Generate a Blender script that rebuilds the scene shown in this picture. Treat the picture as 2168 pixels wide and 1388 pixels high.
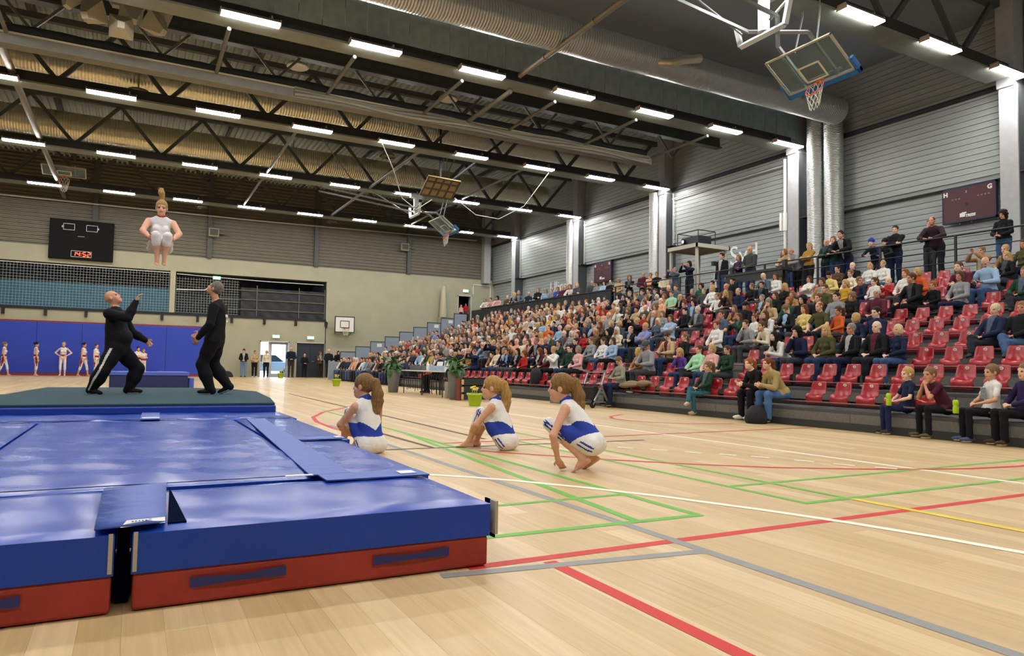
import bpy, bmesh, math, random
import numpy as np
from mathutils import Vector, Matrix, Euler
for _o in list(bpy.data.objects): bpy.data.objects.remove(_o)
SC = bpy.context.scene
COL = SC.collection
random.seed(7)
PI = math.pi

# ------------------------------------------------------------------ camera
def set_camera():
    yaw, pitch, roll = 0.49097249, 0.05423825, 0.01701316
    f = Vector((math.sin(yaw)*math.cos(pitch), math.cos(yaw)*math.cos(pitch), math.sin(pitch)))
    r0 = Vector((math.cos(yaw), -math.sin(yaw), 0)); u0 = r0.cross(f)
    r = math.cos(roll)*r0 + math.sin(roll)*u0; u = r.cross(f)
    cd = bpy.data.cameras.new('camera'); co = bpy.data.objects.new('camera', cd); COL.objects.link(co)
    m = Matrix((( r.x, u.x, -f.x, 0), (r.y, u.y, -f.y, 0), (r.z, u.z, -f.z, 0.9), (0, 0, 0, 1)))
    co.matrix_world = m
    cd.sensor_width = 36; cd.lens = 36*1497.66/2168; cd.clip_end = 300; cd.clip_start = 0.05
    SC.camera = co
set_camera()
# ------------------------------------------------------------------ world, exposure
LAMP_STRENGTH = 92.0
W = bpy.data.worlds.new('world'); SC.world = W; W.use_nodes = True
_b = W.node_tree.nodes['Background']; _b.inputs[0].default_value = (0.80, 0.90, 1.0, 1); _b.inputs[1].default_value = 14.0
SC.view_settings.view_transform = 'Standard'; SC.view_settings.look = 'None'
SC.view_settings.gamma = 1.0; SC.view_settings.exposure = 0.06
SC.view_settings.use_curve_mapping = False
SC.cycles.max_bounces = 7; SC.cycles.diffuse_bounces = 4; SC.cycles.glossy_bounces = 3; SC.cycles.transmission_bounces = 5; SC.cycles.caustics_reflective = False; SC.cycles.caustics_refractive = False
SC.cycles.adaptive_threshold = 0.025

# ------------------------------------------------------------------ materials
def S(h):
    h = h.lstrip('#'); o = []
    for i in (0, 2, 4):
        c = int(h[i:i+2], 16)/255
        o.append(c/12.92 if c <= 0.04045 else ((c+0.055)/1.055)**2.4)
    return (*o, 1.0)
MATS = {}
def mat(name, col, rough=0.6, metal=0.0, noise=0.0, nscale=30, bump=0.0, bscale=60, emit=0.0, stretch=None, coat=0.0, trans=0.0, spec=None):
    if name in MATS: return MATS[name]
    m = bpy.data.materials.new(name); m.use_nodes = True; nt = m.node_tree
    p = nt.nodes['Principled BSDF']; c = S(col) if isinstance(col, str) else (*col[:3], 1)
    p.inputs['Base Color'].default_value = c; p.inputs['Roughness'].default_value = rough; p.inputs['Metallic'].default_value = metal
    if coat: p.inputs['Coat Weight'].default_value = coat; p.inputs['Coat Roughness'].default_value = 0.15
    if trans: p.inputs['Transmission Weight'].default_value = trans
    if spec is not None: p.inputs['Specular IOR Level'].default_value = spec
    if emit: p.inputs['Emission Color'].default_value = c; p.inputs['Emission Strength'].default_value = emit
    if noise or bump:
        tc = nt.nodes.new('ShaderNodeTexCoord'); mp = nt.nodes.new('ShaderNodeMapping')
        nt.links.new(tc.outputs['Object'], mp.inputs[0])
        if stretch: mp.inputs['Scale'].default_value = stretch
    if noise:
        n = nt.nodes.new('ShaderNodeTexNoise'); n.inputs['Scale'].default_value = nscale; n.inputs['Detail'].default_value = 4
        nt.links.new(mp.outputs[0], n.inputs['Vector'])
        mr = nt.nodes.new('ShaderNodeMapRange'); mr.inputs['To Min'].default_value = 1-noise; mr.inputs['To Max'].default_value = 1+noise
        mr.inputs['From Min'].default_value = 0.3; mr.inputs['From Max'].default_value = 0.7
        nt.links.new(n.outputs['Fac'], mr.inputs['Value'])
        mx = nt.nodes.new('ShaderNodeVectorMath'); mx.operation = 'SCALE'; mx.inputs[0].default_value = c[:3]
        nt.links.new(mr.outputs[0], mx.inputs['Scale']); nt.links.new(mx.outputs[0], p.inputs['Base Color'])
    if bump:
        n2 = nt.nodes.new('ShaderNodeTexNoise'); n2.inputs['Scale'].default_value = bscale; n2.inputs['Detail'].default_value = 5
        nt.links.new(mp.outputs[0], n2.inputs['Vector'])
        bp = nt.nodes.new('ShaderNodeBump'); bp.inputs['Strength'].default_value = bump; bp.inputs['Distance'].default_value = 0.02
        nt.links.new(n2.outputs['Fac'], bp.inputs['Height']); nt.links.new(bp.outputs[0], p.inputs['Normal'])
    MATS[name] = m
    return m
def propmat(name, prop, rough=0.8, bump=0.25, bscale=25, noise=0.12, spec=0.2, stretch=None):
    """material whose base colour is a custom property of the object (clothes, hair, skin)"""
    m = bpy.data.materials.new(name); m.use_nodes = True; nt = m.node_tree; p = nt.nodes['Principled BSDF']
    a = nt.nodes.new('ShaderNodeAttribute'); a.attribute_type = 'OBJECT'; a.attribute_name = prop
    p.inputs['Roughness'].default_value = rough; p.inputs['Specular IOR Level'].default_value = spec
    tc = nt.nodes.new('ShaderNodeTexCoord')
    n = nt.nodes.new('ShaderNodeTexNoise'); n.inputs['Scale'].default_value = bscale; n.inputs['Detail'].default_value = 3
    mp = nt.nodes.new('ShaderNodeMapping'); mp.inputs['Scale'].default_value = stretch or (1, 1, 1)
    nt.links.new(tc.outputs['Object'], mp.inputs[0]); nt.links.new(mp.outputs[0], n.inputs['Vector'])
    mr = nt.nodes.new('ShaderNodeMapRange'); mr.inputs['To Min'].default_value = 1-noise; mr.inputs['To Max'].default_value = 1+noise
    mr.inputs['From Min'].default_value = 0.3; mr.inputs['From Max'].default_value = 0.7
    nt.links.new(n.outputs['Fac'], mr.inputs['Value'])
    mx = nt.nodes.new('ShaderNodeVectorMath'); mx.operation = 'SCALE'
    nt.links.new(a.outputs['Color'], mx.inputs[0]); nt.links.new(mr.outputs[0], mx.inputs['Scale'])
    nt.links.new(mx.outputs[0], p.inputs['Base Color'])
    if bump:
        bp = nt.nodes.new('ShaderNodeBump'); bp.inputs['Strength'].default_value = bump; bp.inputs['Distance'].default_value = 0.03
        nt.links.new(n.outputs['Fac'], bp.inputs['Height']); nt.links.new(bp.outputs[0], p.inputs['Normal'])
    MATS[name] = m
    return m

# ------------------------------------------------------------------ mesh helpers
class MB:
    def __init__(s): s.v = []; s.f = []; s.m = []; s.smooth = []
    def add(s, vs, fs, mi=0, sm=False):
        o = len(s.v); s.v += [tuple(v) for v in vs]; s.f += [tuple(i+o for i in f) for f in fs]
        s.m += [mi]*len(fs); s.smooth += [sm]*len(fs)
    def box(s, x0, x1, y0, y1, z0, z1, mi=0):
        vs = [(x0,y0,z0),(x1,y0,z0),(x1,y1,z0),(x0,y1,z0),(x0,y0,z1),(x1,y0,z1),(x1,y1,z1),(x0,y1,z1)]
        s.add(vs, [(0,3,2,1),(4,5,6,7),(0,1,5,4),(1,2,6,5),(2,3,7,6),(3,0,4,7)], mi)
    def obox(s, c, ax, ay, az, mi=0):
        c, ax, ay, az = map(Vector, (c, ax, ay, az)); vs = []
        for k in (-1, 1):
            for (i, j) in ((-1,-1),(1,-1),(1,1),(-1,1)): vs.append(c+ax*i+ay*j+az*k)
        s.add(vs, [(0,3,2,1),(4,5,6,7),(0,1,5,4),(1,2,6,5),(2,3,7,6),(3,0,4,7)], mi)
    def bar(s, a, b, w, h=None, up=(0,0,1), mi=0):
        a, b = Vector(a), Vector(b); d = b-a; L = d.length
        if L < 1e-6: return
        d /= L; up = Vector(up)
        if abs(d.dot(up)) > 0.99: up = Vector((0,1,0)) if abs(d.y) < .9 else Vector((1,0,0))
        x = d.cross(up).normalized(); z = x.cross(d)
        s.obox((a+b)/2, d*L/2, x*w/2, z*(h or w)/2, mi)
    def tube(s, pts, r, n=8, mi=0, caps=True, closed=False, radii=None):
        pts = [Vector(p) for p in pts]; N = len(pts); rings = []; prev = None; vs = []; fs = []
        for i, p in enumerate(pts):
            if closed: d = (pts[(i+1) % N]-pts[i-1])
            else: d = (pts[min(i+1, N-1)]-pts[max(i-1, 0)])
            d.normalize()
            if prev is None:
                up = Vector((0,0,1)) if abs(d.z) < .9 else Vector((1,0,0)); x = d.cross(up).normalized()
            else:
                x = prev-d*prev.dot(d)
                x = x.normalized() if x.length > 1e-6 else d.orthogonal().normalized()
            prev = x; y = d.cross(x); rr = radii[i] if radii else r
            for k in range(n):
                a = 2*PI*k/n; vs.append(p+(x*math.cos(a)+y*math.sin(a))*rr)
        M = N if closed else N-1
        for i in range(M):
            j = (i+1) % N
            for k in range(n): fs.append((i*n+k, i*n+(k+1) % n, j*n+(k+1) % n, j*n+k))
        o = len(s.f); s.add(vs, fs, mi, True)
        if caps and not closed:
            s.add([vs[k] for k in range(n)], [tuple(range(n-1, -1, -1))], mi)
            s.add([vs[(N-1)*n+k] for k in range(n)], [tuple(range(n))], mi)
    def lathe(s, prof, c=(0,0,0), n=16, mi=0, caps=True):
        vs = []; fs = []; c = Vector(c)
        for (r, z) in prof:
            for k in range(n): a = 2*PI*k/n; vs.append(c+Vector((r*math.cos(a), r*math.sin(a), z)))
        for i in range(len(prof)-1):
            for k in range(n): fs.append((i*n+k, i*n+(k+1) % n, (i+1)*n+(k+1) % n, (i+1)*n+k))
        s.add(vs, fs, mi, True)
        if caps:
            s.add(vs[:n], [tuple(range(n-1, -1, -1))], mi); s.add(vs[-n:], [tuple(range(n))], mi)
    def prism(s, poly, y0, y1, axis='y', mi=0):
        n = len(poly)
        mk = {'y': lambda a, b, t: (a, t, b), 'x': lambda a, b, t: (t, a, b), 'z': lambda a, b, t: (a, b, t)}[axis]
        vs = [mk(a, b, y0) for a, b in poly]+[mk(a, b, y1) for a, b in poly]
        fs = [tuple(range(n)), tuple(range(2*n-1, n-1, -1))]+[(i, n+i, n+(i+1) % n, (i+1) % n) for i in range(n)]
        s.add(vs, fs, mi)
    def mesh(s, name, mats):
        me = bpy.data.meshes.new(name); me.from_pydata(s.v, [], s.f)
        for m in (mats if isinstance(mats, (list, tuple)) else [mats]): me.materials.append(m)
        me.polygons.foreach_set('material_index', s.m); me.polygons.foreach_set('use_smooth', s.smooth)
        bm = bmesh.new(); bm.from_mesh(me); bmesh.ops.recalc_face_normals(bm, faces=bm.faces); bm.to_mesh(me); bm.free()
        return me
    def build(s, name, mats, parent=None, loc=None, rot=None):
        return put(name, s.mesh(name, mats), parent, loc, rot)
def put(name, me, parent=None, loc=None, rot=None):
    o = bpy.data.objects.new(name, me); COL.objects.link(o)
    if parent is not None: o.parent = parent
    if loc is not None: o.location = loc
    if rot is not None: o.rotation_euler = rot
    return o
def tag(o, label=None, cat=None, group=None, kind=None):
    if label: o['label'] = label
    if cat: o['category'] = cat
    if group: o['group'] = group
    if kind: o['kind'] = kind
    return o
def thing(name, label, cat, loc=(0,0,0), rot=None, group=None):
    o = bpy.data.objects.new(name, None); COL.objects.link(o); o.location = loc; o.empty_display_size = .1
    if rot is not None: o.rotation_euler = rot
    return tag(o, label, cat, group)
def struct(o): o['kind'] = 'structure'; return o
def bevel(o, w=0.01, seg=2):
    md = o.modifiers.new('bevel', 'BEVEL'); md.width = w; md.segments = seg; md.limit_method = 'ANGLE'; return o
ORD = ['', 'first', 'second', 'third', 'fourth', 'fifth', 'sixth', 'seventh', 'eighth', 'ninth', 'tenth', 'eleventh', 'twelfth', 'thirteenth', 'fourteenth', 'fifteenth', 'sixteenth', 'seventeenth', 'eighteenth', 'nineteenth', 'twentieth']
def ordn(n):
    if n <= 20: return ORD[n]
    t = {2: 'twenty', 3: 'thirty', 4: 'forty', 5: 'fifty', 6: 'sixty', 7: 'seventy', 8: 'eighty'}[n//10]
    if n % 10 == 0: return t[:-1]+'ieth'
    return t+'-'+ORD[n % 10]
def text(name, body, size, m, parent, loc, rot, ext=0.004, align='CENTER', shear=0.0, bold=0.0):
    cu = bpy.data.curves.new(name, 'FONT'); cu.body = body; cu.size = size; cu.extrude = ext; cu.align_x = align; cu.align_y = 'CENTER'
    cu.shear = shear; cu.offset = bold; cu.resolution_u = 3
    cu.materials.append(m)
    tmp = bpy.data.objects.new(name, cu); COL.objects.link(tmp); dg = bpy.context.evaluated_depsgraph_get(); dg.update()
    me = bpy.data.meshes.new_from_object(tmp.evaluated_get(dg)); bpy.data.objects.remove(tmp); me.name = name
    return put(name, me, parent, loc, rot)

# ------------------------------------------------------------------ layout numbers (metres)
YF = 45.0            # far wall
XR = 22.6            # right wall (behind the stand)
XL = -17.0; YB = -13.0; ZR = 11.9
TR = [10.74, 18.29, 25.85, 33.32, 40.82]          # roof trusses
TRB = [3.2, -4.3, -11.8]                           # trusses behind the camera
ZL = 9.36            # lamp level
def fx(n): return 9.78+0.845*(n-1)                 # front edge of stand platform n
def lv(n): return 0.305*n                          # level of stand platform n

# ------------------------------------------------------------------ floor
def wood_material(name, planks):
    m = bpy.data.materials.new(name); m.use_nodes = True; nt = m.node_tree; p = nt.nodes['Principled BSDF']
    g = nt.nodes.new('ShaderNodeNewGeometry'); mp = nt.nodes.new('ShaderNodeMapping')
    nt.links.new(g.outputs['Position'], mp.inputs[0])
    ramp = nt.nodes.new('ShaderNodeValToRGB'); e = ramp.color_ramp.elements
    e[0].position = 0.0; e[0].color = S('#c0a476'); e[1].position = 1.0; e[1].color = S('#d5bc92')
    x = e.new(0.45); x.color = S('#c8ab7e'); x = e.new(0.75); x.color = S('#cfb488')
    if planks:
        oi = nt.nodes.new('ShaderNodeObjectInfo'); nt.links.new(oi.outputs['Random'], ramp.inputs[0])
    else:
        mp2 = nt.nodes.new('ShaderNodeMapping'); mp2.inputs['Rotation'].default_value = (0, 0, PI/2)
        nt.links.new(g.outputs['Position'], mp2.inputs[0])
        br = nt.nodes.new('ShaderNodeTexBrick'); br.inputs['Scale'].default_value = 1.0
        br.inputs['Brick Width'].default_value = 2.6; br.inputs['Row Height'].default_value = 0.129
        br.inputs['Mortar Size'].default_value = 0.0008; br.inputs['Color1'].default_value = (0, 0, 0, 1); br.inputs['Color2'].default_value = (1, 1, 1, 1)
        br.inputs['Mortar'].default_value = (0, 0, 0, 1); br.offset = 0.37; br.inputs['Bias'].default_value = 0.0
        nt.links.new(mp2.outputs[0], br.inputs['Vector']); nt.links.new(br.outputs['Color'], ramp.inputs[0])
    mp.inputs['Scale'].default_value = (38, 1.6, 1)
    n = nt.nodes.new('ShaderNodeTexNoise'); n.inputs['Scale'].default_value = 1.0; n.inputs['Detail'].default_value = 5; n.inputs['Distortion'].default_value = 0.6
    nt.links.new(mp.outputs[0], n.inputs['Vector'])
    mr = nt.nodes.new('ShaderNodeMapRange'); mr.inputs['From Min'].default_value = .3; mr.inputs['From Max'].default_value = .7
    mr.inputs['To Min'].default_value = 0.90; mr.inputs['To Max'].default_value = 1.08
    nt.links.new(n.outputs['Fac'], mr.inputs['Value'])
    mx = nt.nodes.new('ShaderNodeVectorMath'); mx.operation = 'SCALE'
    nt.links.new(ramp.outputs['Color'], mx.inputs[0]); nt.links.new(mr.outputs[0], mx.inputs['Scale'])
    nt.links.new(mx.outputs[0], p.inputs['Base Color'])
    p.inputs['Roughness'].default_value = 0.42; p.inputs['Coat Weight'].default_value = 0.06; p.inputs['Coat Roughness'].default_value = 0.16; p.inputs['Specular IOR Level'].default_value = 0.3
    return m
def build_floor():
    far = wood_material('floor_wood', False); near = wood_material('plank_wood', True)
    x0, x1, y0, y1 = -0.9, -0.9+0.129*70, 1.15, 10.45
    mb = MB()
    def quad(a, b, c, d): mb.box(a, b, c, d, -0.10, 0.0)
    quad(XL, x0, YB, YF+12); quad(x1, XR+1, YB, YF+12); quad(x0, x1, YB, y0); quad(x0, x1, y1, YF+12)
    mb.box(x0, x1, y0, y1, -0.10, -0.03)
    fl = struct(mb.build('floor', far))
    rnd = random.Random(3); cache = {}
    for c in range(70):
        y = y0; first = True
        while y < y1-0.01:
            L = rnd.choice([2.1, 2.55, 3.0, 3.45]) if not first else rnd.choice([0.9, 1.5, 2.1, 2.7, 3.3])
            if y1-(y+L) < 0.7: L = y1-y
            L = round(L, 2); first = False
            if L not in cache:
                b = MB(); b.box(-0.0642, 0.0642, 0.0004, L-0.0004, -0.028, 0.0); cache[L] = b.mesh('plank', near)
            put('plank', cache[L], fl, (x0+0.129*(c+.5), y, 0)); y += L
    return fl
FLOOR = build_floor()
# ------------------------------------------------------------------ court markings (thin strips of paint, parts of the floor)
LINES = [
('red', .05, [(1.35, 2.91), (9.5, 2.93)]), ('red', .05, [(1.74, 2.85), (1.74, -3)]),
('grey', .05, [(2.57, 10.4), (2.54, -1)]), ('grey', .05, [(1.2, 2.85), (2.52, 2.69)]),
('green', .045, [(3.25, 13.7), (3.13, 3.36)]), ('green', .045, [(3.2, 9.0), (2.66, 3.36)]), ('green', .045, [(1.5, 3.385), (3.15, 3.36)]),
('green', .04, [(1.5, 4.11), (3.13, 4.13)]), ('green', .04, [(4.16, 8.5), (4.1, 3.34)]), ('green', .04, [(4.65, 8.6), (4.54, 3.36)]),
('green', .04, [(4.08, 3.36), (9.2, 3.39)]), ('green', .04, [(4.1, 4.08), (9.2, 4.12)]),
('white', .05, [(1.6, 5.9), (2.097, 5.567), (2.415, 5.278), (2.70, 4.95), (3.06, 4.43), (3.35, 3.93), (3.63, 3.32), (3.81, 2.85), (3.94, 2.40), (4.03, 1.95), (4.07, 1.3)]),
('white', .05, [(6.3, 13), (6.49, 9.0), (6.51, 5.9), (6.53, 4.6), (6.57, 3.2), (6.57, 0)]),
('red', .045, [(3.3, 6.83), (3.5, 6.542), (4.175, 5.731), (4.72, 5.18), (5.3, 4.72), (6.0, 4.33), (6.55, 4.1), (7.1, 3.93), (7.8, 3.84), (8.6, 3.9)]),
('red', .05, [(5.576, 17.651), (3.997, 14.66), (3.138, 13.194), (2.679, 11.972), (2.524, 11.0), (2.50, 9.9), (2.56, 9.2), (2.75, 8.4)]),
('red', .05, [(8.477, 11.216), (7.9, 10.82), (7.63, 10.40), (7.58, 9.95), (7.75, 9.45), (8.15, 9.03), (8.941, 8.76)]),
('red', .04, [(3.2, 7.62), (9.7, 7.8)]), ('yellow', .05, [(4.555, 3.333), (4.6, 0.5)]),
('black', .04, [(4.04, 21.36), (3.954, 14.5), (3.867, 7.9)]), ('black', .04, [(2.876, 9.943), (2.92, 7.2)]), ('black', .04, [(2.384, 7.24), (5.73, 7.13)]),
]
_d = [(4.916, 6.588), (5.148, 6.286), (5.35, 5.959), (5.573, 5.678), (5.754, 5.40), (5.942, 5.011), (6.083, 4.661), (6.264, 4.349)]
for a in _d: LINES.append(('white', .045, [a, (a[0]+.09, a[1]-.165)]))
LCOL = {'red': '#c8322f', 'grey': '#8e8d8b', 'green': '#67ad45', 'white': '#f2ead8', 'yellow': '#e0c63c', 'black': '#4a3326'}
def build_lines():
    for i, (c, w, ps) in enumerate(LINES):
        m = mat('paint_'+c, LCOL[c], 0.55, noise=.06, nscale=8, spec=.25); w = w*1.35
        vs = []; n = len(ps); z = 0.0012+0.00008*i
        for k, p in enumerate(ps):
            a = Vector(ps[max(k-1, 0)]); b = Vector(ps[min(k+1, n-1)]); d = (b-a).normalized(); nn = Vector((-d.y, d.x))*w/2
            vs += [(p[0]+nn.x, p[1]+nn.y, z), (p[0]-nn.x, p[1]-nn.y, z)]
        mb = MB(); mb.add(vs, [(2*k, 2*k+1, 2*k+3, 2*k+2) for k in range(n-1)])
        mb.build('marking', m, FLOOR)
build_lines()

# ------------------------------------------------------------------ right wall: base sheet, planks, columns
M_wallR = mat('wall_right_dark', '#868c8b', 0.7)
M_plank = mat('cladding_grey', '#9da3a1', 0.42, noise=.10, nscale=3, stretch=(1, .15, 6), bump=.08, bscale=14)
M_dark = mat('steel_dark', '#26282a', 0.55); M_deck = mat('deck', '#a9b0a8', 0.7, noise=.12, nscale=.6)
M_col = mat('column_grey', '#a9aaac', 0.6, noise=.06, nscale=6)
M_galv = mat('galvanised', '#c4c7c4', 0.40, metal=.8, noise=.06, nscale=8)
M_steel = mat('steel_grey', '#67655b', 0.5, noise=.08, nscale=5)
M_truss = mat('truss_steel', '#484b47', 0.55, noise=.1, nscale=5)
M_black = mat('black_plastic', '#111213', 0.5); M_white = mat('white_paint', '#e8e8e4', 0.5)
M_cable = mat('white_cable', '#c9c9c4', 0.5)
def build_right_wall():
    mb = MB(); mb.box(XR, XR+.3, YB, YF, 0, ZR+.6); w = struct(mb.build('wall_right', M_wallR))
    # horizontal planks, lower field set back, upper field proud above the ledge
    cols = [3.2]+TR+[YF]
    for b in range(len(cols)-1):
        ya, yb = cols[b]+.49, cols[b+1]-.05
        if b == 0: ya = 3.5
        L = yb-ya
        lo = MB(); lo.prism([(0, -.089), (-.05, -.084), (-.05, .084), (0, .089)], 0, L, 'y'); lm = lo.mesh('plank', M_plank)
        z = 3.3
        while z < 6.6: put('plank', lm, w, (XR, ya, z+.09)); z += .185
        up = MB(); up.prism([(0, -.089), (-.05, -.084), (-.05, .084), (0, .089)], 0, L, 'y')
        z = 6.85
        um = up.mesh('plank', M_plank)
        while z < 11.7: put('plank', um, w, (XR-.16, ya, z+.09)); z += .185
        e = MB(); e.box(XR-.24, XR, ya, yb, 6.70, 6.78); e.box(XR-.16, XR, ya, yb, 6.78, 11.8); e.build('ledge', mat('ledge_grey', '#8f9594', .6), w)
        e = MB(); e.box(XR-.34, XR-.2, ya, yb, 9.34, 9.44); e.box(XR-.38, XR-.34, ya, yb, 9.43, 9.46); e.build('eaves_beam', M_dark, w)
        if b in (2, 3):
            t = MB(); t.tube([(XR-.35, ya+.3, 8.95), (XR-.35, yb-.1, 8.95)], .03); t.build('conduit', M_cable, w)
    # columns
    for i, y in enumerate([3.2]+TR):
        c = MB(); c.box(21.95, XR, y-.03, y+.47, 0, 9.2); c.box(21.9, XR, y+.02, y+.5, 9.2, ZR)
        o = c.build('wall_column', [M_col], w); bevel(o, .015)
        s = MB(); s.box(21.98, XR, y-.045, y-.031, 0, 9.2); s.build('column_shade_side', mat('column_shade_side', '#54565a', .65), w)  # darker sheet paints shade onto the column face turned from the light
        if i > 0:
            k = MB(); k.box(21.95, 22.6, y-.40, y-.06, 6.66, 6.70); k.build('shelf', M_dark, w)
            t = MB(); t.tube([(22.25, y-.2, 6.7), (22.25, y-.2, 9.2)], .022); t.build('conduit', M_cable, w)
    t = MB(); t.tube([(22.0, 18.92, 3.36), (22.0, 18.92, 9.1)], .06, 10); t.tube([(22.0, 18.92, 6.3), (22.0, 18.92, 7.0)], .10, 10)
    t.tube([(21.9, 19.05, 6.3), (21.9, 19.05, 7.0)], .05, 8); t.build('downpipe', M_white, w)
    return w
WR = build_right_wall()
def spiral_duct(name, label, pts, r, group='spiral ventilation ducts', m=None, pitch=.06):
    """round duct with raised spiral seams"""
    mb = MB(); P = [Vector(p) for p in pts]; out = []; rad = []
    for a, b in zip(P[:-1], P[1:]):
        L = (b-a).length; n = max(2, int(L/pitch)); 
        for i in range(n):
            for t, q in ((0, 1.0), (.72, 1.0), (.80, 1.012), (.94, 1.012)):
                out.append(a.lerp(b, (i+t)/n)); rad.append(r*q)
    out.append(P[-1]); rad.append(r)
    mb.tube(out, r, 16, radii=rad)
    return tag(mb.build(name, m or M_galv), label, 'duct', group)
spiral_duct('ventilation_duct', 'silver spiral duct standing against wall, nearer of two beside tall grey column', [(21.95, 16.72, 3.3), (21.95, 16.72, 10.6)], .33)
spiral_duct('ventilation_duct', 'silver spiral duct standing against wall, farther of two beside tall grey column', [(21.95, 17.46, 3.3), (21.95, 17.46, 10.6)], .32)
spiral_duct('ventilation_duct', 'upright silver duct beside column left of the projector tower', [(22.1, 26.75, 3.3), (22.1, 26.75, 9.4)], .31)
spiral_duct('ventilation_duct', 'upright silver duct beside column left of the small far maroon scoreboard', [(22.1, 34.2, 3.3), (22.1, 34.2, 9.4)], .31)

# ------------------------------------------------------------------ roof: corrugated deck, trusses, lamps
def build_roof():
    mb = MB(); prof = []; x = XL
    while x < XR+.4:
        prof += [(x, ZR), (x+.09, ZR), (x+.12, ZR+.11), (x+.22, ZR+.11)]; x += .25
    vs = [(a, YB-.2, z) for a, z in prof]+[(a, YF+.3, z) for a, z in prof]; n = len(prof)
    mb.add(vs, [(i, i+1, n+i+1, n+i) for i in range(n-1)])
    mb.box(XL-.2, XR+.5, YB-.2, YF+.4, ZR+.13, ZR+.4)
    c = struct(mb.build('ceiling', M_deck))
    for x in (-10, -3.2, 3.6, 10.4, 17.2):                        # purlins
        p = MB(); p.box(x-.07, x+.07, YB, YF, ZR-.22, ZR-.005); p.build('purlin', M_truss, c)
    p = MB(); p.box(XL, XR, TR[0]+.5, TR[1]-.1, ZR-.30, ZR-.26); p.build('ceiling_panel', mat('panel_grey', '#868d92', .8, noise=.04), c)
    return c
CEIL = build_roof()
LX = [14.75-2.2*i for i in range(10)]
LX = [x*1.44 for x in LX]                                          # lamp positions along a truss (3.17 m pitch)
M_lamp = mat('lamp_diffuser', (0.96, 0.97, 1.0), .4, emit=1.0)
_p = M_lamp.node_tree.nodes['Principled BSDF']; _p.inputs['Emission Strength'].default_value = LAMP_STRENGTH
_p.inputs['Emission Color'].default_value = (1.0, 0.975, 0.94, 1)
M_house = mat('lamp_housing', '#6b6a66', .5); M_end = mat('lamp_end', '#b7a48f', .5)
def lamp_meshes():
    h = MB(); h.prism([(-.14, .0), (.14, .0), (.10, .08), (-.10, .08)], -.70, .70, 'x')
    d = MB(); d.prism([(-.135, -.002), (-.115, -.045), (.115, -.045), (.135, -.002)], -.69, .69, 'x')
    e = MB(); e.prism([(-.145, -.05), (.145, -.05), (.11, .09), (-.11, .09)], -.012, .012, 'x')
    b = MB(); b.box(-.02, .02, .0, .22, .09, .20)
    return h.mesh('housing', M_house), d.mesh('diffuser', M_lamp), e.mesh('end_cap', M_end), b.mesh('bracket', M_end)
HM, DM, EM, BM = lamp_meshes()
def build_truss(y, row, full=True):
    t = thing('roof_truss', 'dark steel roof truss carrying the %s lamp row from the camera' % (ORD[row] if row > 0 else 'rearmost'), 'truss', (0, y, 0), group='roof trusses')
    b = MB(); b.box(XL, 21.6, .0, .16, ZL+.06, ZL+.36); b.build('bottom_chord', mat('chord_dark', '#262521', .7), t)
    f = MB(); f.box(XL, 21.6, -.02, .62, ZL+.0, ZL+.055); f.box(XL, 21.6, .5, .62, ZL+.055, ZL+.30); f.build('flange', mat('flange_tan', '#7e8277', .55, noise=.08, nscale=5), t)
    g = MB(); g.box(XL, 21.6, .2, .4, ZR-.42, ZR-.22); g.build('top_chord', M_truss, t)
    if full:
        for i in range(11):
            x = LX[0]-1.5-3.17*i
            for s in (-1, 1):
                k = MB(); k.bar((x, .3, ZL+.30), (x+s*1.55, .3, ZR-.42), .13, .12, up=(0, 1, 0)); k.build('brace', M_truss, t)
    return t
def build_lamps(y, row, n0=0, n1=10):
    for i, x in enumerate(LX[n0:n1]):
        t = thing('ceiling_lamp', 'lit fluorescent lamp, %s from the stand wall, %s lamp row' % (ORD[i+n0+1], (ORD[row]) if row > 0 else ORD[-row]+' behind-camera'), 'lamp', (x, y-.17, ZL), group='ceiling lamps')
        put('housing', HM, t); put('diffuser', DM, t); put('end_cap', EM, t, (-.70, 0, 0)); put('end_cap', EM, t, (.70, 0, 0)); put('bracket', BM, t, (.5, 0, 0))
for r, y in enumerate(TR): build_truss(y, r+1); build_lamps(y, r+1)
for r, y in enumerate(TRB[:2]): build_lamps(y, -r-1, 1, 10)
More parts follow.
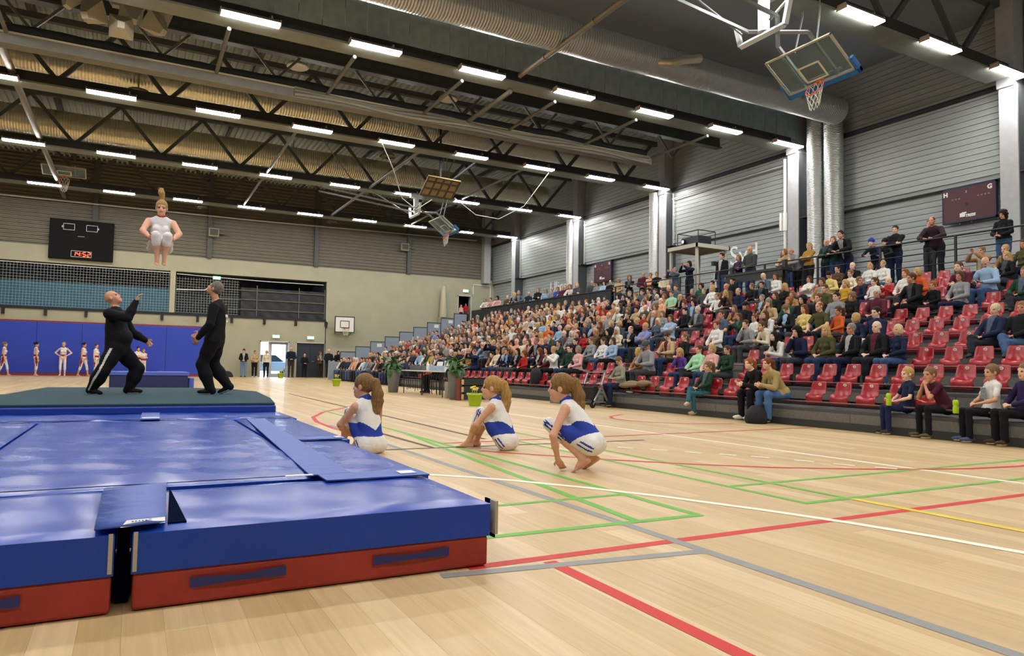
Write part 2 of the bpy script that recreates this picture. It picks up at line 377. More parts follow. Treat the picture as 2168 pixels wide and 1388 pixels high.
def build_roof_extras():
    # panelled smoke curtain above the second lamp row
    t = thing('smoke_curtain', 'dark panelled curtain hanging above the second lamp row', 'curtain', (0, TR[1]-.02, 0))
    m = mat('smoke_curtain', '#9fb2b6', .45, noise=.12, nscale=3)
    p = MB(); p.box(.010, .590, 0, .03, ZL+.35, ZR-.02); pm = p.mesh('panel', m); x = -11.0
    while x < 21.5: put('panel', pm, t, (x, 0, 0)); x += .6
    spiral_duct('ventilation_duct', 'thick silver spiral duct under the roof, nearest overhead', [(-16, 16.0, 9.92), (21.2, 16.0, 9.92)], .45, pitch=.08)
    tan = mat('duct_tan', '#e2d9bd', .38, metal=.85, noise=.06, nscale=8)
    spiral_duct('ventilation_duct', 'spiral duct under the roof behind the third lamp row', [(-16, 27.6, 10.75), (20.8, 27.6, 10.75)], .42, m=tan, pitch=.10)
    spiral_duct('ventilation_duct', 'spiral duct under the roof behind the fourth lamp row', [(-16, 35.2, 10.85), (20.8, 35.2, 10.85)], .56, m=tan, pitch=.10)
    d = MB(); d.tube([(13.0, 15.75, 9.75), (13.35, 15.5, 9.70), (13.7, 15.4, 9.85), (14.3, 15.35, 10.0)], .13, 12)
    tag(d.build('duct_outlet', tan), 'short bent duct outlet on the thick overhead duct', 'duct')
    # partition curtain box with rolled net on top
    t = thing('partition_curtain', 'long grey folded partition curtain in a box under the roof', 'curtain', (0, 22.0, 0))
    b = MB(); b.box(-16, 17.8, -.2, .2, 8.96, 9.00); b.box(-16, 17.8, -.2, -.16, 9.0, 9.26); b.box(-16, 17.8, .16, .2, 9.0, 9.26); b.build('box', mat('curtain_box', '#78766c', .6, noise=.1, nscale=4), t)
    b = MB(); b.box(-16, 17.6, -.23, -.20, 9.22, 9.27); b.build('edge_strip', mat('curtain_edge', '#b3a785', .6), t)
    r = MB(); rn = random.Random(2); pts = [(-16+i*.56, rn.uniform(-.03, .03), 9.40+rn.uniform(-.025, .025)) for i in range(61)]
    r.tube(pts, .17, 10, radii=[.17+rn.uniform(-.03, .03) for _ in pts]); r.build('rolled_net', mat('rolled_net', '#20231f', .9, bump=.8, bscale=120), t)
    cl = MB()
    for q in range(3):
        pts = [(4+i*.47, -.24+.02*q, 9.05+.08*q+.05*math.sin(i*.6+q)) for i in range(30)]
        cl.tube(pts, .055, 6)
    cl.build('cloth', mat('curtain_cloth', '#8e8977', .7), t)
    # beams and struts
    s = thing('roof_beam', 'grey steel beam under the deck above the partition curtain', 'beam', (0, 22.0, 0))
    b = MB(); b.box(XL, 21.6, -.15, .15, 10.70, 10.76); b.box(XL, 21.6, -.03, .03, 10.3, 10.7); b.box(XL, 21.6, -.15, .15, 10.26, 10.31); b.build('web', M_truss, s)
    for i in range(11):
        x = -12+i*3.1
        for q in (-1, 1):
            k = MB(); k.bar((x, 0, 9.5), (x+q*.7, 0, 10.3), .07); k.build('brace', M_steel, s)
    i = 0
    for x in (-12.9, -9.7, -6.5, -3.2, 1.8, 5.0, 8.2, 9.8, 11.4, 14.6, 17.8):
        i += 1
        for (ya, yb, z, nm) in ((18.7, 21.8, 9.25, 'second'), (26.1, 33.2, 9.45, 'third'), (33.6, 40.7, 9.45, 'fourth')):
            if nm != 'second' and (i % 2 or x == -3.2): continue
            k = MB(); k.tube([(x, ya, z), (x, yb, z)], .075 if x == 9.8 else .055, 8)
            tag(k.build('roof_strut', M_steel), 'thin steel tube running away from the %s lamp row, %s of its set' % (nm, ORD[i]), 'strut', 'roof struts')
    for j, (x, r) in enumerate(((-3.6, .11), (9.8, .075))):
        y0 = 11 if j else 18.5; y1 = 18.1 if j else 44.8; z = 9.52 if j else 9.62
        k = MB(); k.tube([(x, y0, z), (x, y1, z)], r, 12)
        if j:
            k.tube([(x, 14.2, z), (x, 14.25, z)], r*1.25, 12); k.tube([(x, 16.6, z), (x, 16.65, z)], r*1.25, 12)
        tag(k.build('roof_pipe', mat('pipe_tan', '#7a705b', .5, noise=.1)), ['thick round steel pipe under the roof crossing the truss rows', 'tan pipe crossing below the thick overhead duct'][j], 'pipe')
    # round ceiling diffusers and bell loudspeakers
    for j, (x, y, z) in enumerate(((0.2, 20.5, 10.9), (4.4, 23.5, 10.6), (9.8, 23.6, 10.6), (9.0, 20.0, 10.8), (-.2, 27.0, 10.0), (-.8, 35.6, 9.9), (6.6, 35.6, 9.9))):
        k = MB(); k.lathe([(.05, .12), (.32, .10), (.36, .02), (.33, 0), (.28, .02), (.12, .05)], (x, y, z), 18); k.tube([(x, y, z+.1), (x, y, ZR-.01)], .03, 6)
        tag(k.build('air_diffuser', mat('diffuser_cream', '#a9a28a', .6)), 'round cream air diffuser under the roof, %s counted away from camera' % ORD[j+1], 'vent', 'air diffusers')
    for j, (x, y, z) in enumerate(((3.0, 42.2, 9.3), (10.2, 42.2, 9.3), (9.3, 29.0, 9.8))):
        t = thing('bell_speaker', 'cream bell-shaped loudspeaker hanging in front of the %s' % ['far wall left of centre', 'far wall near the centre', 'third lamp row'][j], 'loudspeaker', (x, y, z), group='bell loudspeakers')
        k = MB(); k.lathe([(.13, .75), (.15, .6), (.13, .5)], n=14); k.build('driver', mat('speaker_cream', '#b8b09a', .5), t); k = MB(); k.tube([(0, 0, .7), (0, 0, ZR-z-.01)], .025, 6); k.build('rod', M_steel, t)
        k = MB(); k.lathe([(.13, .5), (.17, .3), (.24, .12), (.36, .0), (.34, .02), (.1, .3)], n=18, caps=False); k.build('horn', mat('speaker_grey', '#6f6d62', .5), t)
build_roof_extras()
def build_horn_cluster():
    t = thing('speaker_cluster', 'cluster of square cream horn loudspeakers hanging under the roof', 'loudspeaker', (-.75, 20.6, 9.8))
    cream = mat('horn_cream', '#b3ad97', .5); inner = mat('horn_inner', '#6f6b5e', .6)
    specs = [(-.9, 0, .35, -60, 20), (-.45, -.1, -.1, -30, 55), (.15, -.1, -.35, 0, 75), (.35, .1, .2, 10, 40), (.85, 0, .0, 45, 50), (1.0, .1, .45, 60, 15), (0, .1, .7, 0, 10), (.55, .05, .75, 20, 10), (-.5, 0, .7, -30, 5)]
    for (x, y, z, az, el) in specs:
        h = MB(); h.add([(-.28, -.28, 0), (.28, -.28, 0), (.28, .28, 0), (-.28, .28, 0), (-.08, -.08, .5), (.08, -.08, .5), (.08, .08, .5), (-.08, .08, .5)],
                        [(0, 1, 5, 4), (1, 2, 6, 5), (2, 3, 7, 6), (3, 0, 4, 7), (4, 5, 6, 7)])
        o = h.build('horn', cream, t, (x, y, z), Euler((math.radians(180-el), 0, math.radians(az))))
        c = MB(); c.add([(-.26, -.26, .015), (.26, -.26, .015), (.26, .26, .015), (-.26, .26, .015)], [(0, 1, 2, 3)]); c.lathe([(.03, .012), (.14, .010), (.15, .0)], n=14); c.build('mouth', inner, o)
    p = MB(); p.tube([(0, 0, .5), (0, 0, 1.9)], .05); p.build('pole', M_steel, t)
build_horn_cluster()
# ------------------------------------------------------------------ remaining walls
M_conc = mat('concrete_olive', '#a9a68d', .8, noise=.05, nscale=1.5, bump=.05)
M_corr = mat('corrugated_brown', '#6b6759', .6, noise=.08, nscale=2)
M_navy = mat('navy_panel', '#161c26', .6); M_teal = mat('teal_banner', '#2b657c', .8, noise=.1, nscale=3)
def build_far_wall():
    mb = MB(); Y0, Y1 = YF, YF+.35
    def p(x0, x1, z0, z1): mb.box(x0, x1, Y0, Y1, z0, z1)
    p(XL, 10.68, 6.06, 6.96); p(10.68, 19.78, 0, 6.96); p(19.78, 20.72, 0, 4.0); p(19.78, 20.72, 5.74, 6.96); p(20.72, XR, 0, 6.96)
    p(XL, 6.77, 0, 3.60); p(6.77, 8.47, 2.17, 3.60); p(8.47, 8.9, 0, 3.60); p(8.9, 10.68, 2.14, 3.60)
    w = struct(mb.build('wall_far', M_conc))
    # corrugated upper part
    c = MB(); z = 6.96; prof = []
    while z < ZR+.1: prof += [(YF+.06, z), (YF+.06, z+.09), (YF, z+.11), (YF, z+.17)]; z += .2
    n = len(prof); vs = [(XL, y, z) for y, z in prof]+[(XR, y, z) for y, z in prof]
    c.add(vs, [(i, i+1, n+i+1, n+i) for i in range(n-1)]); c.box(XL, XR, YF+.1, YF+.35, 6.96, ZR+.3)
    c.build('corrugated_sheet', M_corr, w)
    for x in (-14.2, -8.2, -2.13, 3.72, 9.93, 16.08):
        k = MB(); k.box(x-.13, x+.13, YF-.16, YF+.02, 6.96, ZR); k.build('wall_post', M_truss, w)
    k = MB(); k.box(21.5, 22.0, YF-.5, YF, 6.7, ZR); k.build('wall_post', M_col, w)
    k = MB(); k.tube([(XL, YF-.2, 9.36), (6, YF-.2, 9.45), (21, YF-.2, 9.7)], .04); k.build('conduit', M_cable, w)
    # balcony room behind the opening
    b = MB(); b.box(XL, 10.68, YF+4, YF+4.2, 3.4, 6.4); b.box(XL, 10.68, YF+.35, YF+4, 3.4, 3.6); b.box(XL, 10.68, YF+.35, YF+4, 6.06, 6.3); b.box(10.68, 10.9, YF+.2, YF+4, 3.4, 6.4)
    b.build('balcony_room', mat('balcony_dark', '#4a525a', .8), w)
    k = MB(); k.box(1.72, 2.0, YF-.05, YF+.3, 3.6, 6.06); k.build('pillar', mat('pillar_cream', '#b3ad92', .8), w)
    k = MB(); k.box(XL, 10.68, YF-.06, YF, 3.52, 3.66); k.build('balcony_edge', M_navy, w)
    for i in range(14):
        x = -13.5+i*1.86
        k = MB(); k.box(x-.07, x+.07, YF-.14, YF, 3.2, 3.52); k.build('bracket', M_black, w)
    for x0, x1 in ((XL, 1.72),):
        k = MB(); N = 60; L = x1-x0
        vs = []; 
        for i in range(N+1):
            x = x0+L*i/N; y = YF+.12+.03*math.sin(i*1.3)
            vs += [(x, y, 3.66), (x, y-.02, 5.02)]
        k.add(vs, [(2*i, 2*i+2, 2*i+3, 2*i+1) for i in range(N)], 0, True); k.build('banner', M_teal, w)
    k = MB()
    for z in (4.05, 4.65, 5.2): k.tube([(4.0, YF+.1, z), (10.6, YF+.1, z)], .03)
    for x in (4.0, 6.5, 9.0, 10.6): k.tube([(x, YF+.1, 3.6), (x, YF+.1, 5.55)], .03)
    k.build('balcony_rail', M_steel, w)
    k = MB(); vs = []; N = 40
    for i in range(N+1):
        x = 5.6+5.0*i/N
        for j in range(9): vs.append((x, YF+.16+.02*math.sin(i*.9+j*1.7), 3.66+1.72*j/8))
    k.add(vs, [(i*9+j, (i+1)*9+j, (i+1)*9+j+1, i*9+j+1) for i in range(N) for j in range(8)], 0, True)
    k.build('scrim', mat('black_scrim', '#17191b', .45, bump=.5, bscale=4), w)
    # joint line beside the blue pad and wall pad
    k = MB(); k.box(10.66, 10.70, YF-.03, YF, 0, 3.6); k.build('wall_joint', M_navy, w)
    return w
WF = build_far_wall()
def net_mesh(w, h, s, r, sag=0.0):
    mb = MB(); nx, nz = int(w/s), int(h/s)
    def y(x, z): return sag*math.sin(PI*x/w)*math.sin(PI*min(1, max(0, z/h)))
    for i in range(nx+1):
        x = i*s; mb.add([(x-r, y(x, 0), 0), (x+r, y(x, 0), 0), (x+r, y(x, h/2), h/2), (x-r, y(x, h/2), h/2), (x+r, y(x, h), h), (x-r, y(x, h), h)], [(0, 1, 2, 3), (3, 2, 4, 5)])
    for j in range(nz+1):
        z = j*s; N = 12; vs = []
        for i in range(N+1): vs += [(w*i/N, y(w*i/N, z), z-r), (w*i/N, y(w*i/N, z), z+r)]
        mb.add(vs, [(2*i, 2*i+2, 2*i+3, 2*i+1) for i in range(N)])
    return mb
M_net = mat('net_cord', '#a3a8a3', .8)
def build_nets():
    t = thing('safety_net', 'grey safety net stretched over the balcony opening, left of the pillar', 'net', (XL+.2, YF-.12, 3.7))
    net_mesh(18.5, 2.22, .15, .0065, .06).build('mesh', M_net, t)
    k = MB(); k.tube([(0, 0, 2.24), (18.5, 0, 2.24)], .02); k.build('top_rope', M_white, t)
    t = thing('safety_net', 'sagging grey net over the balcony between pillar and black scrim', 'net', (2.05, YF-.12, 3.7))
    net_mesh(3.4, 2.05, .15, .0065, .15).build('mesh', M_net, t)
    k = MB(); k.tube([(0, 0, 2.2), (2, .0, 2.15), (5, 0, 2.1), (8.4, 0, 2.12)], .02); k.tube([(0, 0, 1.3), (1.5, 0, 1.35), (2.2, 0, 1.9)], .03); k.build('top_rope', M_white, t)
build_nets()
def plain_walls():
    mb = MB(); mb.box(XL-.3, XL, YB, YF+.4, 0, ZR+.5); struct(mb.build('wall_left', mat('wall_left_grey', '#a8a89c', .8)))
    mb = MB(); mb.box(XL, XR+.4, YB-.3, YB, 0, ZR+.5); struct(mb.build('wall_back', mat('wall_back_grey', '#8c8c82', .8)))
plain_walls()
def build_wall_pad():
    t = thing('wall_padding', 'long blue padded wall mat behind the waiting gymnasts', 'mat', (0, YF, 0))
    m = mat('pad_blue', '#2c44b4', .7, noise=.08, nscale=20); x = -16.9; i = 0
    while x < 3.6:
        x1 = min(x+2.06, 3.68); k = MB(); k.box(x+.004, x1-.004, -.10, -.0, .14, 2.84); bevel(k.build('pad_panel', m, t), .015); x = x1
    r = mat('pad_red', '#8a2f33', .7)
    k = MB(); k.box(-16.9, 3.68, -.085, 0, 2.84, 2.92); k.build('top_edge', r, t)
    k = MB(); k.box(-16.9, 3.68, -.085, 0, .0, .14); k.build('bottom_edge', r, t)
build_wall_pad()
def build_doors():
    fr = mat('door_frame', '#c9c9c2', .5)
    d = struct(bpy.data.objects.new('door_1', None)); COL.objects.link(d); d.location = (7.62, YF, 0)
    k = MB(); k.box(-.87, -.80, -.05, .36, 0, 2.2); k.box(.80, .87, -.05, .36, 0, 2.2); k.box(-.87, .87, -.05, .36, 2.13, 2.2); k.box(-.33, -.22, .2, .3, 0, 2.13); k.build('door_frame', fr, d)
    k = MB(); k.box(-.22, -.12, .22, .27, 0, 2.13); k.box(.70, .80, .22, .27, 0, 2.13); k.box(-.12, .70, .22, .27, 0, .22); k.box(-.12, .70, .22, .27, 2.0, 2.13); k.build('door_leaf', mat('door_white', '#aab4c8', .5), d)
    g = mat('door_glass', '#ffffff', .02, trans=1.0); g.node_tree.nodes['Principled BSDF'].inputs['IOR'].default_value = 1.01
    k = MB(); k.box(-.12, .70, .24, .25, .22, 2.0); k.build('pane', g, d)
    d = struct(bpy.data.objects.new('door_2', None)); COL.objects.link(d); d.location = (9.79, YF, 0)
    k = MB(); k.box(-.9, -.85, -.03, .3, 0, 2.18); k.box(.85, .9, -.03, .3, 0, 2.18); k.box(-.9, .9, -.03, .3, 2.13, 2.18); k.build('door_frame', fr, d)
    for s in (-1, 1):
        k = MB(); k.box(min(.005*s, .85*s), max(.005*s, .85*s), .08, .14, 0, 2.13); o = k.build('door_leaf', mat('door_navy', '#232b36', .5), d)
        k = MB(); k.tube([(.1*s, .03, 1.0), (.25*s, .03, 1.0)], .012); k.build('handle', M_galv, o)
    k = MB(); k.box(-.9, .9, .2, .34, 0, 2.14); k.build('door_back', M_navy, d)
    d = struct(bpy.data.objects.new('door_3', None)); COL.objects.link(d); d.location = (20.25, YF, 4.0)
    k = MB(); k.box(-.53, -.46, -.06, .1, -.3, 1.8); k.box(.46, .53, -.06, .1, -.3, 1.8); k.box(-.53, .53, -.06, .1, 1.73, 1.8); k.build('door_frame', fr, d)
    k = MB(); k.box(-.6, .6, 1.6, 1.7, -.4, 1.9); k.box(-.6, .6, .3, 1.7, -.1, 0); k.box(-.7, -.6, .3, 1.7, -.4, 1.9); k.box(.6, .7, .3, 1.7, -.4, 1.9); k.box(-.6, .6, .3, 1.7, 1.85, 1.95); k.build('corridor', M_navy, d)
    t = thing('wall_frame', 'thin white rectangular frame fixed high on the far wall beside the stand', 'frame', (0, YF-.04, 0))
    for i, (x0, x1, z0, z1) in enumerate(((20.85, 20.91, 5.9, 6.62), (22.2, 22.26, 5.7, 6.62), (20.85, 22.26, 6.56, 6.62))):
        k = MB(); k.box(x0, x1, -.02, .02, z0, z1); k.build('bar', M_white, t)
build_doors()
def exit_sign(x, z, label, y=None, yy=-.06):
    t = thing('exit_sign', label, 'exit sign', (x, (y or YF)+yy, z), group='exit signs')
    k = MB(); k.box(-.22, .22, -.04, .04, -.10, .10); bevel(k.build('sign_box', mat('exit_white', '#d8e4d4', .5, emit=0), t), .01)
    k = MB(); k.box(-.20, .20, -.046, -.041, -.085, .085); k.build('sign_face', mat('exit_green', (.25, .85, .45), .5, emit=2.2), t)
    w = mat('exit_pict', (1, 1, 1), .5, emit=3.0); k = MB()
    k.obox((-.08, -.048, 0), (.035, 0, 0), (0, .001, 0), (0, 0, .06)); k.build('door_symbol', w, t)
    k = MB(); k.obox((.03, -.048, .045), (.012, 0, 0), (0, .001, 0), (0, 0, .012)); k.obox((.03, -.048, .005), (.016, 0, .01), (0, .001, 0), (-.01, 0, .025)); k.obox((.015, -.048, -.04), (.01, 0, 0), (0, .001, 0), (.012, 0, .025)); k.obox((.05, -.048, -.035), (.01, 0, 0), (0, .001, 0), (-.012, 0, .022)); k.build('running_figure', w, t)
    k = MB(); k.tube([(0, 0, .10), (0, .05, .14)], .01); k.build('bracket', M_steel, t)
exit_sign(7.67, 2.48, 'green exit sign above the bright open door'); exit_sign(9.75, 2.47, 'green exit sign above the dark double door')
exit_sign(20.3, 6.1, 'green exit sign above the small door at the stand top'); exit_sign(4.22, 5.86, 'green exit sign inside the balcony opening', yy=.3)
def build_scoreboard():
    t = thing('scoreboard', 'black wall scoreboard with red digital clock reading 14:52', 'scoreboard', (-2.7, YF-.22, 7.36))
    k = MB(); k.box(-1.51, 1.51, 0, .2, -1.08, 1.08); bevel(k.build('panel', mat('scoreboard_black', '#08090a', .6, spec=.15), t), .02)
    w = mat('scoreboard_line', '#cfd0cc', .6)
    for x in (-.62, .45):
        k = MB(); a, b, c, d = x-.27, x+.27, .5, .85
        for (x0, x1, z0, z1) in ((a, b, c, c+.025), (a, b, d-.025, d), (a, a+.025, c, d), (b-.025, b, c, d)): k.box(x0, x1, -.006, 0, z0, z1)
        sx = a-.06 if x < 0 else b+.01
        k.box(sx, sx+.05, -.006, 0, .62, .72); k.build('score_window', w, t)
    k = MB(); k.box(-.2, .12, -.006, 0, .17, .21); k.build('maker_plate', mat('plate_grey', '#8b8b8b', .5), t)
    k = MB(); a, b, c, d = -.48, .48, -.94, -.60
    for (x0, x1, z0, z1) in ((a, b, c, c+.02), (a, b, d-.02, d), (a, a+.02, c, d), (b-.02, b, c, d)): k.box(x0, x1, -.006, 0, z0, z1)
    k.build('clock_frame', w, t)
    red = mat('clock_red', (1, .06, .03), .5, emit=5.0)
    SEG = {'1': 'bc', '4': 'fgbc', '5': 'afgcd', '2': 'abged'}
    P = {'a': (0, 1, 1), 'g': (0, 0, 1), 'd': (0, -1, 1), 'f': (-1, .5, 0), 'b': (1, .5, 0), 'e': (-1, -.5, 0), 'c': (1, -.5, 0)}
    for ch, x in (('1', -.34), ('4', -.14), ('5', .14), ('2', .35)):
        k = MB()
        for sname in SEG[ch]:
            u, v, hz = P[sname]; cx, cz = x+u*.065+v*.012, -.77+v*.11
            if hz: k.obox((cx, -.008, cz), (.05, 0, 0), (0, .002, 0), (0, 0, .017))
            else: k.obox((cx, -.008, cz), (.017, 0, 0), (0, .002, 0), (.004, 0, .045))
        k.build('digit', red, t)
    k = MB(); k.box(-.015, .015, -.01, -.004, -.73, -.70); k.box(-.02, .01, -.01, -.004, -.84, -.81); k.build('colon', red, t)
build_scoreboard()
def maroon_board(y, label, near):
    t = thing('scoreboard', label, 'scoreboard', (22.42, y, 6.12), (0, 0, -PI/2), group='maroon scoreboards')
    k = MB(); k.box(-.77, .77, -.12, .0, -.52, .52); bevel(k.build('panel', mat('board_maroon', '#4a1f29', .5), t), .015)
    k = MB()
    for (x0, x1, z0, z1) in ((-.79, .79, .50, .55), (-.79, .79, -.55, -.5), (-.79, -.76, -.55, .55), (.76, .79, -.55, .55)): k.box(x0, x1, -.125, 0, z0, z1)
    k.build('edge', mat('board_edge', '#1d1f3a', .5), t)
    w = mat('board_white', '#ecebe8', .6); R = (PI/2, 0, 0)
    text('letter', 'H', .19, w, t, (-.68, -.124, .36), R, bold=.008); text('letter', 'G', .19, w, t, (.62, -.124, .38), R, bold=.008); text('letter', '2', .09, w, t, (-.06, -.124, .36), R)
    text('maker_name', 'TRESS', .11, w, t, (.05, -.124, -.38), R, bold=.006, shear=.2)
    k = MB(); k.box(-.26, -.10, -.126, -.12, -.40, -.28); k.box(-.20, -.06, -.127, -.121, -.30, -.26); k.build('logo', w, t)
    g = mat('board_digit', '#7d6a70', .6)
    k = MB()
    for x in (-.5, -.4, -.3, .26, .36, .46, .56): k.box(x, x+.06, -.124, -.12, .16, .20)
    k.build('dark_digits', g, t); k = MB(); k.lathe([(.05, .0), (.05, .006)], n=12); k.build('buzzer', M_black, t, (-.05, -.122, -.02), (PI/2, 0, 0))
    k = MB(); k.tube([(-.3, -.05, -.55), (-.3, -.05, -.62)], .03); k.tube([(.05, -.05, -.55), (.05, -.05, -.6)], .03); k.build('lamp', M_steel, t)
maroon_board(12.29, 'maroon scoreboard with white H and G high on the near end of wall', True)
maroon_board(31.4, 'small-looking maroon scoreboard on wall bay farther down the stand', False)
def wall_letters():
    m = mat('wall_lettering', '#f4f6f6', .6)
    for (s, y, z, size, lab) in (('Syd', 21.55, 5.75, 1.15, 'large white letters Syd on the grey wall planks'), ('Ulige', 36.3, 5.75, .95, 'white letters Ulige on the grey wall planks far away')):
        o = text('wall_lettering', s, size, m, None, (XR-.055, y, z), (PI/2, 0, -PI/2), ext=.006); tag(o, lab, 'lettering')
wall_letters()
def build_wall_hoop():
    t = thing('basketball_hoop', 'white wall-mounted practice backboard with pale net on the far wall', 'basketball hoop', (11.75, YF-.55, 3.37))
    k = MB(); k.box(-.6, .6, 0, .03, -.48, .48); k.build('backboard', mat('board_plain_white', '#e6e4dc', .5), t)
    b = mat('board_black', '#121314', .5); k = MB()
    for (x0, x1, z0, z1) in ((-.63, .63, .46, .51), (-.63, .63, -.51, -.46), (-.63, -.58, -.51, .51), (.58, .63, -.51, .51)): k.box(x0, x1, -.012, .035, z0, z1)
    k.build('border', b, t); k = MB()
    for (x0, x1, z0, z1) in ((-.3, .3, .2, .24), (-.3, .3, -.22, -.18), (-.3, -.26, -.22, .24), (.26, .3, -.22, .24)): k.box(x0, x1, -.008, 0, z0, z1)
    k.build('target_square', b, t)
    rim_and_net(t, Matrix.Identity(3), (0, -.26, -.25), mat('rim_orange', '#c4512f', .5))
    k = MB()
    for x in (-.5, .5):
        k.bar((x, .03, .3), (x-.25*np.sign(x), .55, .35), .04); k.bar((x, .03, -.3), (x, .55, -.6), .03); k.bar((x-.5, .3, .1), (x-.5, .55, -.3), .03)
    k.build('wall_bracket', M_steel, t)
def rim_and_net(t, R, c, m, drop=.45):
    """rim in the frame of the board; the net hangs along world down"""
    c = Vector(c); k = MB(); n = 20
    ring = [c+Vector((.225*math.cos(2*PI*i/n), .225*math.sin(2*PI*i/n), 0)) for i in range(n)]
    k.tube(ring, .012, 6, closed=True); k.bar(c+Vector((0, .22, -.02)), c+Vector((0, .36, -.05)), .12, .08); k.build('rim', m, t)
    dn = R.transposed() @ Vector((0, 0, -1)); q = MB(); rows = []
    up = Vector((0, 0, 1))
    for j in range(5):
        f = j/4; cc = c+dn*(drop*f); rr = .225*(1-.45*f)
        rows.append([cc+(p-c)*(rr/.225)*(1.0) for p in ring])
    for j in range(4):
        for i in range(0, n, 2):
            a = (i+j) % n
            q.tube([rows[j][a], rows[j+1][(a+1) % n]], .006, 4, caps=False); q.tube([rows[j][a], rows[j+1][(a-1) % n]], .006, 4, caps=False)
    q.build('net', mat('net_white', '#ddd8c8', .8), t)
build_wall_hoop()
def glass_hoop(pos, rx, rz, label, pad=True, mast=True):
    E_ = Euler((rx, 0, rz)); R = E_.to_matrix()
    t = thing('basketball_hoop', label, 'basketball hoop', pos, E_, group='folded glass basketball hoops')
    g = mat('board_glass', '#c3d8d4', .10, trans=.78); g.node_tree.nodes['Principled BSDF'].inputs['IOR'].default_value = 1.15
    k = MB(); k.box(-.87, .87, -.006, .006, -.5, .5); k.build('glass_pane', g, t)
    f = mat('board_frame', '#b9b29c', .45); k = MB()
    for (x0, x1, z0, z1) in ((-.9, .9, .485, .525), (-.9, .9, -.525, -.485), (-.9, -.86, -.525, .525), (.86, .9, -.525, .525)): k.box(x0, x1, -.025, .03, z0, z1)
    k.build('board_frame', f, t)
    w = mat('board_mark', '#efe9c8', .6); k = MB()
    for (x0, x1, z0, z1) in ((-.295, .295, .0, .045), (-.295, .295, -.41, -.37), (-.295, -.25, -.41, .045), (.25, .295, -.41, .045)): k.box(x0, x1, -.012, -.007, z0, z1)
    k.build('target_square', w, t)
    if pad:
        k = MB(); k.box(-.98, .98, -.02, .11, -.66, -.51); k.box(-.98, -.90, -.02, .11, -.66, -.22); k.box(.90, .98, -.02, .11, -.66, -.22)
        bevel(k.build('edge_padding', mat('pad_bright_blue', '#2f72b5', .6), t), .02)
    rim_and_net(t, R, (0, -.27, -.44), mat('rim_orange2', '#d4562a', .45))
    k = MB()
    for x in (-.45, .45): k.box(x-.035, x+.035, .02, .07, -.52, .52)
    k.box(-.6, .6, .03, .07, -.42, -.36); k.build('rear_rail', M_galv, t)
    if mast:
        inv = R.transposed(); L = lambda v: inv @ Vector(v)
        m = mat('mast_white', '#c3c8c8', .4); k = MB()
        for s in (-.42, .42):
            a_, b_ = Vector((s, .10, -.45)), Vector((s, .10, .72)); k.bar(a_, b_, .07); k.bar(b_, L((-1.5, s, .62)), .07); k.bar(L((-1.5, s, .62)), L((-6.1, s, 1.05)), .07)
        k.build('mast', mat('mast_grey', '#7d8280', .5), t)
        k = MB(); k.bar(L((-1.5, -.75, .85)), L((-1.5, -.62, .35)), .10); k.bar(L((-1.5, -.62, .35)), L((-1.5, .62, .35)), .10); k.bar(L((-1.5, .62, .35)), L((-1.5, .75, .85)), .10); k.build('cradle', m, t)
        k = MB(); k.tube([L((-1.45, 0, .45)), L((-1.45, 0, 1.25))], .13, 12); k.obox(L((-1.45, 0, 1.3)), L((.3, 0, 0)), L((0, .12, 0)), L((0, 0, .07))); k.build('winch', m, t)
        k = MB()
        for s in (-.3, .3): k.tube([L((-.1, s, .4)), L((.1, s*.8, 1.3)), L((.05, s*.7, 3.5))], .02, 6)
        k.tube([L((-1.7, -.4, .5)), L((-.2, -.55, 2.2)), L((.5, -.6, 3.7))], .03, 6); k.tube([L((-1.7, .4, .5)), L((-4.5, .9, 2.0)), L((-6, .4, 3.5))], .025, 6)
        k.build('suspension', mat('mast_grey', '#7d8280', .5), t)
glass_hoop((13.47, 10.9, 7.93), .945, -PI/2, 'glass basketball backboard with blue padding folded up nearest, above the stand')
glass_hoop((13.45, 32.7, 7.88), .92, -PI/2, 'glass basketball backboard folded up in the middle distance')
glass_hoop((-3.23, 39.3, 9.78), 1.33, 0.02, 'glass backboard with orange rim folded almost flat above black scoreboard', pad=False, mast=False)
def hang_extras():
    t = thing('folded_backboard', 'tan wooden backboard seen from behind, folded up below the third lamp row', 'backboard', (10.95, 27.0, 8.25), Euler((.9, 0, .1)))
    m = mat('raw_wood', '#a08a5c', .7, noise=.15, nscale=8); d = mat('brace_brown', '#5a4a34', .7)
    k = MB(); k.box(-.75, .75, -.02, .02, -.5, .5); k.build('board', m, t)
    k = MB()
    for x in (-.73, -.35, .0, .35, .73): k.box(x-.03, x+.03, -.06, -.02, -.5, .5)
    for z in (-.48, -.1, .25, .48): k.box(-.75, .75, -.07, -.02, z-.025, z+.025)
    k.build('slats', d, t)
    inv = Euler((.9, 0, .1)).to_matrix().transposed(); k = MB()
    k.tube([inv @ Vector((0, 0, .05)), inv @ Vector((0, .1, 2.6))], .05, 8); k.tube([inv @ Vector((.2, 0, .1)), inv @ Vector((2.6, -1.2, 2.3))], .05, 8); k.build('hanger', M_dark, t)
    for i, (pts, lab) in enumerate((([(8.0, 25.6, 9.2), (8.6, 26.0, 8.4), (9.3, 27, 7.6), (10.0, 27.2, 7.25), (10.6, 27, 7.7)], 'white cable dangling from the third lamp row to the tan folded backboard'),
                                    ([(11.6, 27, 7.9), (12.6, 27, 7.3), (13.6, 26.8, 7.2), (14.6, 26.4, 7.8), (15.4, 25.7, 9.2)], 'white cable looping up to the third lamp row beside the backboard'))):
        k = MB(); P = []
        for a, b in zip(pts[:-1], pts[1:]):
            for q in range(4): P.append(Vector(a).lerp(Vector(b), q/4))
        P.append(Vector(pts[-1])); k.tube(P, .018, 5); tag(k.build('hanging_cable', M_cable), lab, 'cable', 'hanging cables')
